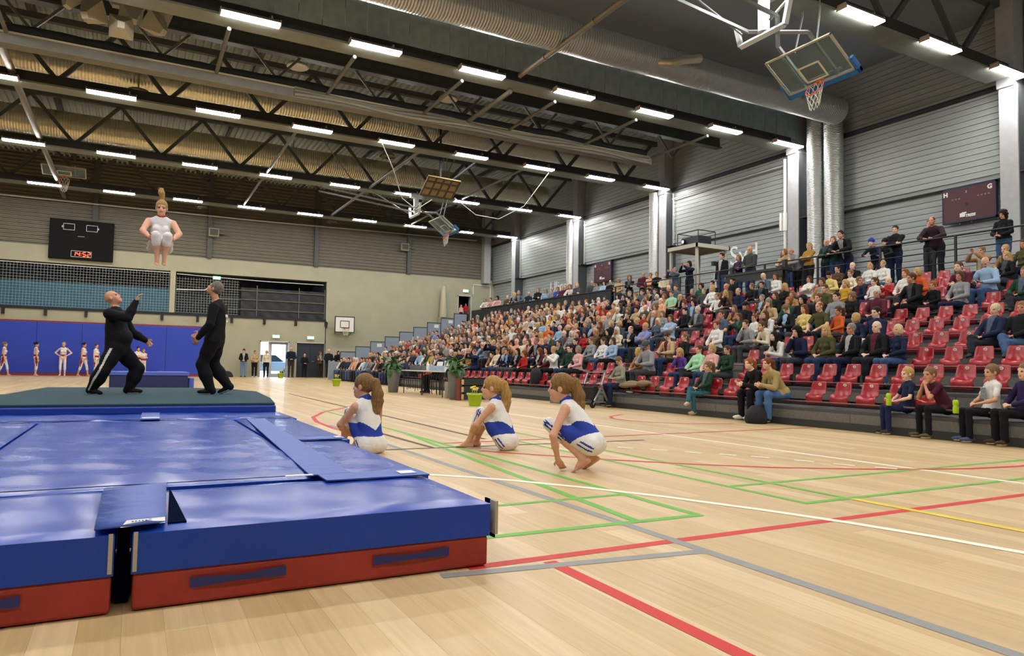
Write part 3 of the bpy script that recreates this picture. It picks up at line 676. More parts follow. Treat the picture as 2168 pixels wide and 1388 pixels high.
hang_extras()
for j, (x, z, lab) in enumerate(((3.9, 8.45, 'square cream loudspeaker on the far wall right of black scoreboard'), (15.66, 8.7, 'square cream loudspeaker on the far wall near the stand'))):
    t = thing('wall_speaker', lab, 'loudspeaker', (x, YF-.35, z), group='wall loudspeakers')
    k = MB(); k.box(-.28, .28, -.15, .15, -.25, .25); bevel(k.build('cabinet', mat('speaker_box', '#8d8770', .6), t), .02)
    k = MB(); k.box(-.22, .22, -.165, -.15, -.18, .18); k.build('grille', mat('speaker_grille', '#4a463b', .7), t)
    k = MB(); k.tube([(.28, 0, 0), (.8, .1, 0)], .06); k.build('arm', M_steel, t)
def outside():
    mb = MB(); mb.box(-40, 60, YF+.36, YF+60, -.12, -.02); g = struct(mb.build('ground', mat('asphalt', '#9a9c9e', .9)))
    t = thing('parked_car', 'pale blue car parked outside the open door', 'car', (8.2, 51.5, 0))
    b = mat('car_blue', '#5c7fb0', .3, coat=.5); gl = mat('car_glass', '#223040', .1)
    k = MB(); k.prism([(-2.1, .3), (2.1, .3), (2.15, .75), (1.5, .95), (-2.0, .95), (-2.15, .7)], -.85, .85); bevel(k.build('body', b, t), .06)
    k = MB(); k.prism([(-1.7, .95), (1.1, .95), (.5, 1.42), (-1.2, 1.42)], -.75, .75); bevel(k.build('cabin', gl, t), .06)
    for x in (-1.35, 1.35):
        for y in (-.8, .8):
            k = MB(); k.tube([(x, y-.1, .32), (x, y+.1, .32)], .32, 16); k.build('wheel', M_black, t)
outside()
# ------------------------------------------------------------------ landing mats in the foreground
M_vinyl = mat('vinyl_blue', '#1f46ab', .24, noise=.06, nscale=3, bump=.13, bscale=3.0, spec=.22, stretch=(1.0, 1.8, 1))
M_vinyl2 = mat('vinyl_blue_flap', '#2a4fa8', .5, noise=.06, nscale=6, bump=.25, bscale=14)
M_vred = mat('vinyl_red', '#9c2f25', .5, noise=.08, nscale=9, bump=.1, bscale=40)
M_velcro = mat('velcro_grey', '#b0aa9c', .9); M_label = mat('label_white', '#e9e7e0', .6)
M_handle = mat('handle_navy', '#2b2f6b', .7); M_seam_shade = mat('seam_and_shade', '#10152a', 1.0, spec=0.0)  # seam colour, also used for the painted gap shade and added filler
def puffy(x0, x1, y0, y1, z0, z1, amp=.008, n=28, seed=0, skirt=True):
    """soft slab: wrinkled top sheet with straight sides"""
    mb = MB(); rn = random.Random(seed); ph = [rn.uniform(0, 6) for _ in range(8)]; nx = max(6, int((x1-x0)*n/1.5)); ny = max(6, int((y1-y0)*n/1.5)); nx, ny = min(nx, 60), min(ny, 60)
    vs = []
    for i in range(nx+1):
        for j in range(ny+1):
            u, v = i/nx, j/ny; x, y = x0+(x1-x0)*u, y0+(y1-y0)*v
            e = min(1, 7*min(u, 1-u, v, 1-v)*max((x1-x0), (y1-y0)))
            w = math.sin(5*x+2.2*y+ph[0])+.7*math.sin(9*x-4*y+ph[1])+.5*math.sin(14*y+3*x+ph[2])+.4*math.sin(23*x+9*y+ph[3])
            vs.append((x, y, z1-.012*(1-e)**2+amp*w*.5*e))
    m = ny+1; fs = [(i*m+j, (i+1)*m+j, (i+1)*m+j+1, i*m+j+1) for i in range(nx) for j in range(ny)]
    mb.add(vs, fs, 0, True)
    ring = [i*m for i in range(nx+1)]+[nx*m+j for j in range(1, ny+1)]+[i*m+ny for i in range(nx-1, -1, -1)]+[j for j in range(ny-1, 0, -1)]
    top = [vs[k] for k in ring]; bot = [(a, b, z0) for a, b, c in top]; k = len(ring)
    mb.add(top+bot, [(i, (i+1) % k, k+(i+1) % k, k+i) for i in range(k)])
    return mb
def build_mats():
    def landing(name, label, x0, x1, y0, y1, seed, handles=(), velcro=()):
        t = thing('landing_mat', label, 'mat', ((x0+x1)/2, y0, 0), group='blue and red landing mats'); ox, oy = (x0+x1)/2, y0
        puffy(x0-ox, x1-ox, 0, y1-y0, .136, .29, .006, seed=seed).build('blue_cover', M_vinyl, t)
        k = MB(); k.box(x0-ox+.006, x1-ox-.006, .006, y1-y0-.006, .004, .136); bevel(k.build('red_base', M_vred, t), .012)
        for (a, b) in handles:
            k = MB(); N = 10; vs = []
            for i in range(N+1):
                x = a+(b-a)*i/N; f = math.sin(PI*i/N)**2
                vs += [(x-ox, -.004-.012*f, .065+.008*f+.004*i/N), (x-ox, -.004-.014*f, .103-.006*f+.004*i/N)]
            k.add(vs, [(2*i, 2*i+2, 2*i+3, 2*i+1) for i in range(N)], 0, True); k.build('handle', M_handle, t)
        for x in velcro:
            k = MB(); k.box(x-ox-.007, x-ox+.007, -.004, 0, .145, .285); k.build('velcro_strip', M_velcro, t)
        return t
    landing('m', 'blue and red mat at the lower left edge, with dark gap beside it', -2.1, -.03, 2.9, 3.86, 1, ((-.55, -.30),), (-.042,))
    t = landing('m', 'blue and red mat nearest the camera, two navy handles', .025, 1.455, 2.9, 3.80, 2, ((.22, .563), (.915, 1.255)), (.036,))
    k = MB(); k.box(.738, .752, -.006, .05, .14, .288); k.build('corner_velcro', M_velcro, t); k = MB(); k.box(.745, .752, .02, .12, .12, .285); k.build('corner_flap', M_seam_shade, t)
    t = thing('cover_flap', 'blue connecting flap with white label bridging the two front mats', 'flap', (.055, 2.925, .302))
    vs = []; N = 10
    for i in range(N+1):
        y = -.02+.93*i/N; vs += [(-.15, y, .004+.008*math.sin(i*1.1)), (.02, y, .012+.005*math.sin(i*1.7)), (.075+.04*i/N, y+.02, .008)]
    k = MB(); k.add(vs, [(3*i+j, 3*i+3+j, 3*i+4+j, 3*i+1+j) for i in range(N) for j in range(2)], 0, True); o = k.build('flap_sheet', M_vinyl2, t)
    md = o.modifiers.new('solid', 'SOLIDIFY'); md.thickness = .006
    k = MB(); k.box(-.078, -.036, .10, .86, -.296, -.03); k.build('gap_light_blocker', M_seam_shade, t)  # added dark filler that keeps light out of the gap between mats
    k = MB(); k.add([(-.07, -.024, .002), (.075, -.005, .004), (.075, .03, .018), (-.05, .012, .019)], [(0, 1, 2, 3)]); k.build('label', M_label, t)
    k = MB(); k.add([(.02, .003, .0175), (.03, .005, .0178), (.03, .012, .0185), (.02, .01, .0182)], [(0, 1, 2, 3)])
    for i in range(5): k.add([(-.035+i*.011, -.004+i*.0012, .0152), (-.028+i*.011, -.003+i*.0012, .0154), (-.028+i*.011, .004+i*.0012, .0172), (-.035+i*.011, .003+i*.0012, .017)], [(0, 1, 2, 3)])
    k.build('label_print', mat('label_ink', '#2b2f40', .7), t)
    k = MB(); k.add([(-.035, -.40, 0), (.03, -.40, 0), (.005, .42, 0), (-.035, -.40, -.012), (.03, -.40, -.012), (.005, .42, -.012)], [(0, 1, 2), (5, 4, 3), (0, 3, 4, 1), (1, 4, 5, 2), (2, 5, 3, 0)]); tag(k.build('gap_shade', M_seam_shade, None, (.175, 3.37, .2955)), 'dark wedge painting the shade of the gap beside the flap between front mats', 'gap')  # solid dark wedge on the mat top, stands for shade in a gap
    def cover(label, x0, x1, y0, y1, seed, z=.295, amp=.009):
        t = thing('cover_mat', label, 'mat', ((x0+x1)/2, y0, 0), group='blue vinyl cover mats')
        puffy(x0-(x0+x1)/2, x1-(x0+x1)/2, 0, y1-y0, .0, z, amp, seed=seed).build('vinyl_sheet', M_vinyl, t)
        for y in (.05, y1-y0-.05):
            k = MB(); k.tube([(x0-(x0+x1)/2+.04, y, z+.001), (x1-(x0+x1)/2-.04, y, z+.001)], .0022, 5); k.build('seam', M_seam_shade, t)
        return t
    cover('large glossy blue mat in the middle of the landing area', -.76, .97, 3.89, 8.1, 3, .292, .008)
    cover('blue mat left of the large glossy one, cut by the frame edge', -2.2, -.785, 3.9, 8.1, 4, .29)
    cover('narrow blue mat along the right edge, nearer half', .99, 1.52, 3.83, 5.76, 5, .288, .005)
    cover('narrow blue mat along the right edge, farther half', 1.0, 1.60, 5.79, 8.1, 6, .29, .005)
    cover('blue mat strip in front of the green carpeted mat', -2.2, 1.64, 8.13, 9.17, 7, .292, .008)
    def strip(name, label, pts, m=M_vinyl2, z=.297):
        k = MB(); vs = [(x, y, z) for x, y in pts]+[(x, y, z+.007) for x, y in pts]; n = len(pts)
        k.add(vs, [tuple(range(n-1, -1, -1)), tuple(range(n, 2*n))]+[(i, (i+1) % n, n+(i+1) % n, n+i) for i in range(n)]); return tag(k.build(name, m), label, 'flap', 'blue flaps between mats')
    strip('cover_flap', 'long blue flap along the right side of the large mat', [(.86, 3.86), (1.08, 3.88), (1.26, 7.9), (1.08, 7.9)])
    strip('cover_flap', 'blue cross flap with white tag between narrow right mats', [(1.16, 5.68), (1.53, 5.66), (1.55, 5.86), (1.16, 5.84)])
    strip('cover_flap', 'blue cross flap along the rear edge of front mats', [(.9, 3.66), (1.46, 3.66), (1.46, 3.9), (.9, 3.86)])
    strip('cover_flap', 'short blue flap at the rear seam near the green mat', [(.09, 8.1), (.27, 8.1), (.3, 9.14), (.12, 9.16)])
    for i, (x, y, w, h, lab) in enumerate(((.80, 3.85, .14, .035, 'white velcro tag at the corner of the large mat'), (1.36, 3.76, .09, .09, 'white velcro tag on the right edge of front mat'), (1.49, 5.76, .05, .09, 'white velcro tag on the right edge halfway along'), (.19, 8.25, .16, .1, 'white velcro tag at the rear mat seam'))):
        k = MB(); k.box(-w/2, w/2, -h/2, h/2, 0, .004); tag(k.build('velcro_tag', M_label, None, (x, y, .305)), lab, 'tag', 'velcro tags')
    # green carpeted mat
    t = thing('carpeted_mat', 'thick blue mat with dark green carpet top where the coaches stand', 'mat', (0, 9.2, 0))
    poly = [(-3.2, 0), (1.6, 0), (1.76, 1.3), (1.91, 3.55), (1.6, 4.9), (.9, 5.42), (-1.3, 5.6), (-1.44, 4.3), (-1.55, 2.7), (-3.2, 1.6)]
    k = MB(); k.prism(poly, .0, .372, 'z'); bevel(k.build('blue_base', mat('mat_blue_dark', '#1b3c9a', .4, bump=.2, bscale=6), t), .02)
    cx, cy = 0, 2.7; k = MB(); pp = [(cx+(x-cx)*.992, cy+(y-cy)*.995) for x, y in poly]; k.prism(pp, .372, .40, 'z'); bevel(k.build('green_carpet', mat('carpet_green', '#33505a', .95, noise=.12, nscale=40, bump=.6, bscale=300), t), .008)
    # blue box behind
    t = thing('vault_box', 'long blue soft box behind the coaches', 'mat', (.49, 25.0, 0))
    k = MB(); k.box(-1.1, 1.1, 0, .9, 0, .44); bevel(k.build('body', mat('box_navy', '#14225e', .5), t), .03)
    puffy(-1.14, 1.14, -.03, .95, .43, .54, .01, seed=9).build('top_cover', mat('box_top', '#4a63c8', .4, bump=.3, bscale=6), t)
    k = MB(); k.box(1.14, 1.3, .2, .8, .0, .35); bevel(k.build('side_flap', mat('box_top', '#4a63c8'), t), .03)
build_mats()

# ------------------------------------------------------------------ grandstand
M_tread = mat('stand_tread', '#4a4a4c', .8, noise=.1, nscale=30); M_riser = mat('stand_riser', '#6b6963', .75, noise=.12, nscale=25)
M_kick = mat('stand_kick', '#2f3331', .6); M_rail = mat('seat_rail', '#6e4a46', .4, metal=.3)
M_red = mat('seat_red', '#a3202a', .28, noise=.05, nscale=6, spec=.6)
Y0S, Y1S = 1.0, 38.8
def build_stand():
    t = thing('grandstand', 'grey stepped telescopic grandstand filling the right side of the hall', 'grandstand', (0, 0, 0))
    for n in range(1, 11):
        x = fx(n); z = lv(n)
        k = MB(); k.box(x, x+.85, Y0S, Y1S, z-.05, z); k.build('tread', M_tread, t)
        k = MB(); k.box(x+.002, x+.03, Y0S, Y1S, z-.20, z-.05); k.build('riser', M_riser, t)
        k = MB(); k.box(x+.04, x+.06, Y0S, Y1S, z-.30 if n > 1 else 0.01, z-.20); k.build('riser_gap', M_kick, t)
        k = MB(); k.tube([(x+.05, Y0S, z+.10), (x+.05, Y1S, z+.10)], .016, 6); k.build('seat_rail', M_rail, t)
    k = MB(); k.box(fx(1)-.015, fx(1)+.02, Y0S, Y1S, 0.0, .115); k.build('kick_board', M_kick, t)
    for i in range(14):
        y = Y0S+.5+i*2.85; k = MB(); k.box(fx(1)+.001, fx(1)+.006, y-.004, y+.004, .12, .26); k.build('board_joint', M_kick, t)
    k = MB(); k.box(fx(11), XR, Y0S, YF, lv(11)-.08, lv(11)); k.build('walkway', M_tread, t)
    k = MB(); k.box(fx(11), fx(11)+.04, Y0S, YF, lv(10), lv(11)-.08); k.build('walkway_riser', M_riser, t)
    k = MB(); k.box(fx(4), XR, 1.0, 44.9, 0, .3); k.build('understructure', M_kick, t)
    for n in range(2, 7):
        k = MB(); k.box(fx(n)-.42, fx(n), 11.4, 12.2, lv(n-1), lv(n-1)+.152); k.build('aisle_step', M_riser, t)
    # end panels
    pm = mat('end_panel', '#8d98a6', .6)
    for n in range(1, 10):
        x = fx(n)+.7; k = MB(); k.box(x-.42, x+.40, -.03, .03, lv(n)-.3, lv(n)+1.25); o = k.build('end_panel', pm, t, (0, Y1S+.05, 0))
        k = MB(); k.bar((x-.42, -.035, lv(n)+1.25), (x+.40, -.035, lv(n)+1.25), .03); k.bar((x-.42, -.035, lv(n)-.3), (x-.42, -.035, lv(n)+1.25), .03); k.build('panel_trim', M_dark, o)
    k = MB(); k.box(fx(1)-.35, fx(1)+.3, -.03, .03, 0.02, 1.0); k.build('end_panel', pm, t, (0, Y1S+.05, 0))
    for (n, dx) in ((3, .1), (7, .15), (8, .2)):
        k = MB(); k.box(-.14, .14, -.004, 0, -.09, .09); k.build('paper_notice', M_label, t, (fx(n)+.7+dx, Y1S+.015, lv(n)+1.05))
    return t
STAND = build_stand()
def build_railing():
    t = thing('walkway_railing', 'thin dark steel railing along the top walkway of the stand', 'railing', (fx(11)+.04, 0, lv(11)))
    y = 6.3
    while y < 25: 
        k = MB(); k.box(-.025, .025, y-.025, y+.025, 0, 1.05); k.build('post', M_dark, t); y += 2.05
    for z, r in ((1.05, .024), (.7, .014), (.38, .014)):
        k = MB(); k.tube([(0, 6.2, z), (0, 25.0, z)], r, 6); k.build('rail', M_dark, t)
    t = thing('walkway_balustrade', 'dark solid balustrade along the far part of the top walkway', 'balustrade', (fx(11)+.04, 0, lv(11)))
    y = 25.1
    while y < 38:
        k = MB(); k.box(-.02, .02, y, y+1.55, .1, .92); k.build('panel', mat('balustrade_dark', '#1c2026', .6), t)
        k = MB(); k.box(-.03, .03, y-.03, y+.03, 0, 1.0); k.build('post', M_dark, t); y += 1.6
    k = MB(); k.box(-.05, .10, 25.0, 38.1, .94, .99); k.build('hand_rail', M_dark, t)
    # raised desk beside the walkway
    t = thing('stand_desk', 'dark long desk with post standing at the stand top before the grey downpipe', 'desk', (fx(11)-.25, 15.6, lv(10)))
    k = MB(); k.box(-.25, .25, -.2, 2.2, 1.02, 1.10); k.build('desk_top', M_dark, t)
    k = MB(); k.box(-.22, -.18, -.2, 2.2, .78, 1.02); k.build('front_board', M_dark, t)
    for y in (-.12, 2.1):
        k = MB(); k.box(-.06, .06, y-.06, y+.06, -.3, 1.35); k.build('post', M_dark, t)
build_railing()
def seat_meshes():
    # moulded shell: backrest, pan and front lip (faces -X), swept over the width with a dished middle
    prof = [(.065, .348), (.06, .335), (.05, .29), (.035, .22), (.02, .165), (.0, .15), (-.05, .145), (-.075, .13), (-.085, .09), (-.085, .03), (-.08, -.01), (-.065, -.03)]
    wid = [.118, .128, .138, .146, .150, .153, .156, .158, .160, .160, .158, .154]
    N = 8; vs = []
    for (x, z), w in zip(prof, wid):
        for j in range(N+1):
            u = -1+2*j/N; d = .04*(1-u*u)
            vs.append((x+(d if z > .16 else d*.3), u*w, z-(0 if z > .2 or z < .1 else .03*(1-u*u))))
    m = N+1; fs = [(i*m+j, (i+1)*m+j, (i+1)*m+j+1, i*m+j+1) for i in range(len(prof)-1) for j in range(N)]
    vs2 = [(x+.012, y, z-.008) for x, y, z in vs]; o = len(vs); L = len(prof)
    fs2 = [tuple(reversed([k+o for k in f])) for f in fs]
    edge = [(i*m, (i+1)*m) for i in range(L-1)]+[((i+1)*m+N, i*m+N) for i in range(L-1)]+[(j+1, j) for j in range(N)]+[((L-1)*m+j, (L-1)*m+j+1) for j in range(N)]
    mb = MB(); mb.add(vs+vs2, fs+fs2+[(a, b, b+o, a+o) for a, b in edge], 0, True); shell = mb.mesh('seat_shell', M_red)
    k = MB(); vs = [(0, .034*math.cos(2*PI*i/14), .025*math.sin(2*PI*i/14)) for i in range(14)]; k.add(vs, [tuple(range(14))]); plate = k.mesh('number_plate', M_label)
    k = MB(); k.box(-.002, 0, -.009, .009, -.005, .005); num = k.mesh('number', mat('number_grey', '#77797c', .6))
    k = MB(); k.bar((.0, -.10, -.02), (.0, -.10, .05), .04); k.bar((.0, .10, -.02), (.0, .10, .05), .04); k.box(-.06, .05, -.13, .13, -.01, .02); bracket = k.mesh('bracket', M_black)
    return shell, plate, num, bracket
SH, PL, NU, BR = seat_meshes()
def add_seat(n, y, label):
    # seat surface about 0.42 above the foot level of row n
    x = fx(n)+.30; z = lv(n-1)+.39
    o = tag(put('stadium_seat', SH, None, (x, y, z)), label, 'seat', 'red stand seats')
    p = put('number_plate', PL, o, (.078, 0, .300), (0, -.2, 0)); put('number', NU, p, (-.001, 0, 0)); put('bracket', BR, o)
    return o
SEAT_PHASE = {1: 8.03, 2: 7.53, 3: 7.25, 4: 7.49, 5: 8.07, 6: 8.38, 7: 8.87, 8: 9.37, 9: 10.34, 10: 10.85}

# ------------------------------------------------------------------ props on the court
M_lime = mat('pot_lime', '#a6c81e', .45); M_leaf = mat('leaf_green', '#3f6b35', .5, noise=.25, nscale=9); M_pot = mat('planter_grey', '#6d6f6c', .7, noise=.1, nscale=60)
def leaf_mesh(L, w, bend):
    vs = []; N = 6
    for i in range(N+1):
        t = i/N; ww = w*math.sin(PI*min(1, t*.94+.06))**.8; x = L*t*math.cos(bend*t*.6); z = L*t*math.sin(.9-bend*t)*.9
        vs += [(x, -ww, z-.15*ww), (x, 0, z+.1*ww), (x, ww, z-.15*ww)]
    mb = MB(); mb.add(vs, [(3*i+j, 3*i+3+j, 3*i+4+j, 3*i+1+j) for i in range(N) for j in range(2)], 0, True); return mb.mesh('leaf', M_leaf)
LEAVES = [leaf_mesh(.42, .06, .6), leaf_mesh(.48, .055, 1.3), leaf_mesh(.40, .06, 1.9)]
def planter(x, y, label, seed):
    t = thing('potted_plant', label, 'plant', (x, y, 0), group='tall planters by the official table')
    k = MB(); k.lathe([(.14, 0), (.155, .02), (.215, .72), (.20, .74), (.185, .70)], n=20); k.build('planter', M_pot, t)
    k = MB(); k.lathe([(.01, .66), (.185, .68)], n=14); k.build('soil', mat('soil', '#2b2019', .95), t)
    rn = random.Random(seed)
    for i in range(46):
        k = rn.choice(LEAVES); put('leaf', k, t, (rn.uniform(-.07, .07), rn.uniform(-.07, .07), .68+rn.uniform(0, .34)), (rn.uniform(-.3, .3), rn.uniform(-.25, .25), rn.uniform(0, 2*PI)))
    k = MB()
    for i in range(3): k.tube([(.05*(i-1), .03*i-.03, .66), (.06*(i-1), .04*i-.04, 1.05)], .02, 6)
    k.build('stem', mat('stem_green', '#55702f', .7), t)
planter(7.45, 22.0, 'tall grey planter with broad-leaved plant, left end of the table', 1); planter(7.55, 17.25, 'tall grey planter with broad-leaved plant, right end of the table', 2)
def flower_pot(x, y, label, seed):
    t = thing('flower_pot', label, 'flower pot', (x, y, 0), group='lime green flower pots'); rn = random.Random(seed)
    k = MB(); k.lathe([(.125, 0), (.13, .01), (.165, .235), (.185, .24), (.188, .285), (.172, .285), (.165, .24)], n=20); k.build('pot', M_lime, t)
    k = MB(); k.lathe([(.01, .25), (.165, .255)], n=12); k.build('soil', mat('soil', '#2b2019', .95), t)
    for i in range(16): put('leaf', LEAVES[1], t, (rn.uniform(-.09, .09), rn.uniform(-.09, .09), .25), (0, -.3, rn.uniform(0, 6.3))).scale = (.35, .5, .45)
    m = mat('flower_yellow', '#e9cf1d', .6)
    for i in range(6):
        k = MB(); a, b, h = rn.uniform(-.1, .1), rn.uniform(-.1, .1), .36+rn.uniform(0, .09)
        for p in range(5): k.obox((a+.02*math.cos(p*1.257), b+.02*math.sin(p*1.257), h), (.016, 0, .004), (0, .016, .004), (0, 0, .006))
        k.tube([(a, b, h), (a*.7, b*.7, .26)], .004, 4); k.build('flower', m, t)
flower_pot(6.81, 14.45, 'lime green pot of yellow flowers nearest the camera', 1); flower_pot(7.16, 28.1, 'lime green pot of flowers left of the crouching audience corner', 2); flower_pot(7.6, 42.6, 'small lime green pot in front of the bright door', 3)
def build_table():
    t = thing('official_table', 'long white-topped folding table between the two planters', 'table', (7.95, 19.95, 0))
    k = MB(); k.box(-.36, .36, -1.7, 1.7, .70, .735); bevel(k.build('table_top', mat('table_top', '#c9c7c0', .5), t), .006)
    for y in (-1.6, -.05, .05, 1.6):
        for x in (-.3, .3): k = MB(); k.tube([(x, y, 0), (x, y, .70)], .016, 8); k.build('leg', M_dark, t)
    cb = mat('cable_black', '#1b1b1c', .7); rn = random.Random(4)
    for i in range(15):
        y = -1.4+i*.19; k = MB(); h = rn.uniform(.0, .15)
        k.tube([(-.30, y, .69), (-.33, y+.02, .6), (-.34, y+rn.uniform(-.05, .05), .35), (-.32, y+rn.uniform(-.06, .06), .03+h)], .010, 5)
        tag(k.build('hanging_cable', cb, None, (7.95, 19.95, 0)), 'black cable hanging from the official table, %s from the left planter' % ORD[15-i], 'cable', 'cables under the table')
    def item(name, label, cat, mb, m, loc): return tag(bevel(mb.build(name, m, None, loc), .006), label, cat)
    k = MB(); k.box(-.22, .22, -.5, .5, 0, .14); k.box(-.24, -.22, -.48, .48, .02, .12); item('sound_mixer', 'grey sound mixer box on the official table', 'mixer', k, mat('mixer_grey', '#5a5d60', .5), (8.0, 20.85, .735))
    k = MB(); k.box(-.15, .15, -.22, .22, 0, .02); k.obox((.17, 0, .14), (.01, 0, .0), (0, .22, 0), (.03, 0, .13)); item('laptop', 'open laptop with white lid on the official table', 'laptop', k, M_label, (8.05, 20.0, .735))
    k = MB(); k.lathe([(.045, 0), (.05, .02), (.05, .17), (.02, .22), (.02, .26)], n=12); item('spray_bottle', 'small white bottle on the official table', 'bottle', k, M_white, (7.75, 19.75, .735))
    k = MB(); k.box(-.12, .12, -.3, .3, 0, .15); item('tissue_box', 'pale blue patterned box on the official table', 'box', k, mat('box_pattern', '#9fb3c4', .7, noise=.4, nscale=40), (7.85, 19.3, .735))
    k = MB(); k.box(-.02, .02, -.33, .33, 0, .30); item('screen', 'white screen standing on the official table', 'screen', k, M_label, (8.2, 19.2, .735))
    k = MB(); k.lathe([(.07, 0), (.07, .45), (.062, .45)], n=14); k.lathe([(.072, .0), (.072, .015)], n=14); item('steel_bin', 'slim steel cylinder beside the right planter', 'bin', k, mat('brushed_steel', '#b9b2a6', .35, metal=.6), (7.62, 17.95, 0))
build_table()
def build_blocks():
    t = thing('board_stack', 'stack of black boards with pale wood end blocks behind the flower pot', 'boards', (8.0, 16.85, 0)); w = mat('pale_wood', '#c9a976', .7)
    for i in range(3):
        z = .02+i*.19; k = MB(); k.box(-.5, .48, -.1, .1, z, z+.155); k.build('board', mat('board_charcoal', '#2c302e', .7), t)
        for x in (-.5, .42):
            k = MB(); k.box(x, x+.07, -.11, .11, z+.01, z+.14); k.build('end_block', w, t)
        k = MB(); k.box(-.4, .4, -.06, .06, z+.155, z+.19); k.build('spacer', M_black, t)
    k = MB(); k.box(-.57, -.52, -.1, .1, 0, .57); k.build('side_board', mat('brick_red', '#7a3528', .7), t)
    k = MB(); k.box(-.07, .07, -.104, -.10, .26, .33); k.build('label', M_label, t, (-.1, 0, 0))
    t = thing('waste_bin', 'grey waste stand with black lid in front of the front row', 'bin', (9.5, 15.05, 0))
    k = MB(); k.box(-.17, .17, -.24, .24, .0, .5); k.build('body', mat('bin_grey', '#8a8d8c', .5, noise=.08), t)
    k = MB(); k.box(-.19, .19, -.27, .27, .5, .68); bevel(k.build('lid', M_black, t), .015)
    k = MB(); k.box(-.185, -.17, .15, .25, 0, .5); k.build('edge_strip', mat('strip_cream', '#c9c0a4', .6), t)
    k = MB(); k.box(-.20, .18, -.26, .26, 0, .19); k.build('base', mat('bin_base', '#6f7271', .6), t)
    t = thing('rollator', 'folding walking frame with seat and black bag before the front row', 'rollator', (9.3, 13.45, 0), (0, 0, .3)); g = mat('frame_silver', '#a9abad', .35, metal=.5)
    for s in (-.25, .25):
        k = MB(); k.bar((-.3, s, .08), (.05, s, .5), .035); k.bar((.3, s, .08), (-.05, s, .55), .035); k.bar((.02, s, .5), (.16, s, .82), .03); k.bar((.16, s, .82), (-.02, s, .84), .035); k.build('side_frame', g, t)
        for x in (-.3, .3):
            k = MB(); k.tube([(x, s-.015, .09), (x, s+.015, .09)], .09, 14); k.build('wheel', M_black, t)
    k = MB(); k.box(-.16, .12, -.24, .24, .50, .53); k.build('seat', M_black, t)
    k = MB(); k.box(-.22, -.02, -.2, .2, .18, .48); bevel(k.build('bag', mat('bag_black', '#1c1c1e', .8, bump=.3), t), .03)
    k = MB(); k.bar((.3, -.25, .12), (-.3, .25, .12), .025); k.bar((.16, -.25, .8), (.16, .25, .8), .02); k.build('cross_bar', g, t)
    k = MB(); k.lathe([(.0, .36), (.14, .34), (.26, .24), (.33, .1), (.34, 0)], n=18); tag(k.build('dark_bag', mat('bag_dark', '#15171b', .8), None, (4.9, 44.4, 0)), 'black dome-shaped bag lying by the far wall', 'bag')
    k = MB(); k.lathe([(.02, 2.15), (.12, 2.1), (.2, 1.2), (.26, .3), (.24, 0)], n=12); tag(k.build('rolled_mat', mat('canvas_cream', '#b9b192', .8), None, (18.5, 44.6, 4.15)), 'tall cream rolled canvas leaning at the far wall above the stand', 'canvas roll')
    k = MB(); k.box(-.25, .25, -.2, .2, 0, 4.15); struct(k.build('trim_1', M_conc, None, (18.5, 44.7, 0)))
build_blocks()
def build_projector():
    t = thing('projector_tower', 'tall white table frame carrying the projector at the stand top', 'tower', (20.0, 21.55, lv(11)))
    f = mat('tower_white', '#b9b6a8', .5); H = 2.38
    for x in (-.75, .75):
        for y in (-.75, .75): k = MB(); k.box(x-.045, x+.045, y-.045, y+.045, 0, H); k.build('leg', f, t)
    k = MB(); k.box(-.85, .85, -.85, .85, H, H+.03); k.build('deck_board', mat('plywood', '#9c8355', .7, noise=.1), t)
    k = MB()
    for s in (-.85, .85): k.box(s-.03, s+.03, -.88, .88, H-.06, H+.09); k.box(-.88, .88, s-.03, s+.03, H-.06, H+.09)
    k.build('top_rim', f, t)
    p = thing('projector', 'black projector in a steel cage on the white tower', 'projector', (19.95, 21.6, lv(11)+H+.03))
    k = MB(); k.box(-.35, .35, -.5, .5, .12, .48); bevel(k.build('body', mat('projector_black', '#191a24', .5), p), .03)
    k = MB(); k.tube([(-.35, .3, .3), (-.44, .3, .3)], .09, 14); k.build('lens', M_black, p); k = MB(); k.lathe([(.06, 0), (.0, .01)], n=12); k.build('lens_glow', mat('lens_light', (.55, .5, 1), .3, emit=6.0), p, (-.445, .3, .3), (0, -PI/2, 0))
    k = MB()
    for x in (-.45, .45):
        for y in (-.6, .6): k.tube([(x, y, 0), (x, y, .66)], .018, 6)
    for z in (.03, .66):
        for x in (-.45, .45): k.tube([(x, -.6, z), (x, .6, z)], .018, 6)
        for y in (-.6, .6): k.tube([(-.45, y, z), (.45, y, z)], .018, 6)
    k.build('cage', M_black, p)
    t = thing('camera_tripod', 'silver tripod with small camera standing beside the projector tower', 'tripod', (19.6, 20.2, lv(11)))
    for a in (0, 2.1, 4.2): k = MB(); k.tube([(0, 0, 1.15), (.45*math.cos(a), .45*math.sin(a), 0)], .02, 6); k.build('leg', M_galv, t)
    k = MB(); k.tube([(0, 0, 1.1), (0, 0, 1.55)], .02, 6); k.build('column', M_galv, t); k = MB(); k.box(-.12, .1, -.06, .06, 1.55, 1.7); k.tube([(0, 0, 1.6), (.0, -.3, 1.5)], .01, 5); k.build('camera', M_black, t)
build_projector()
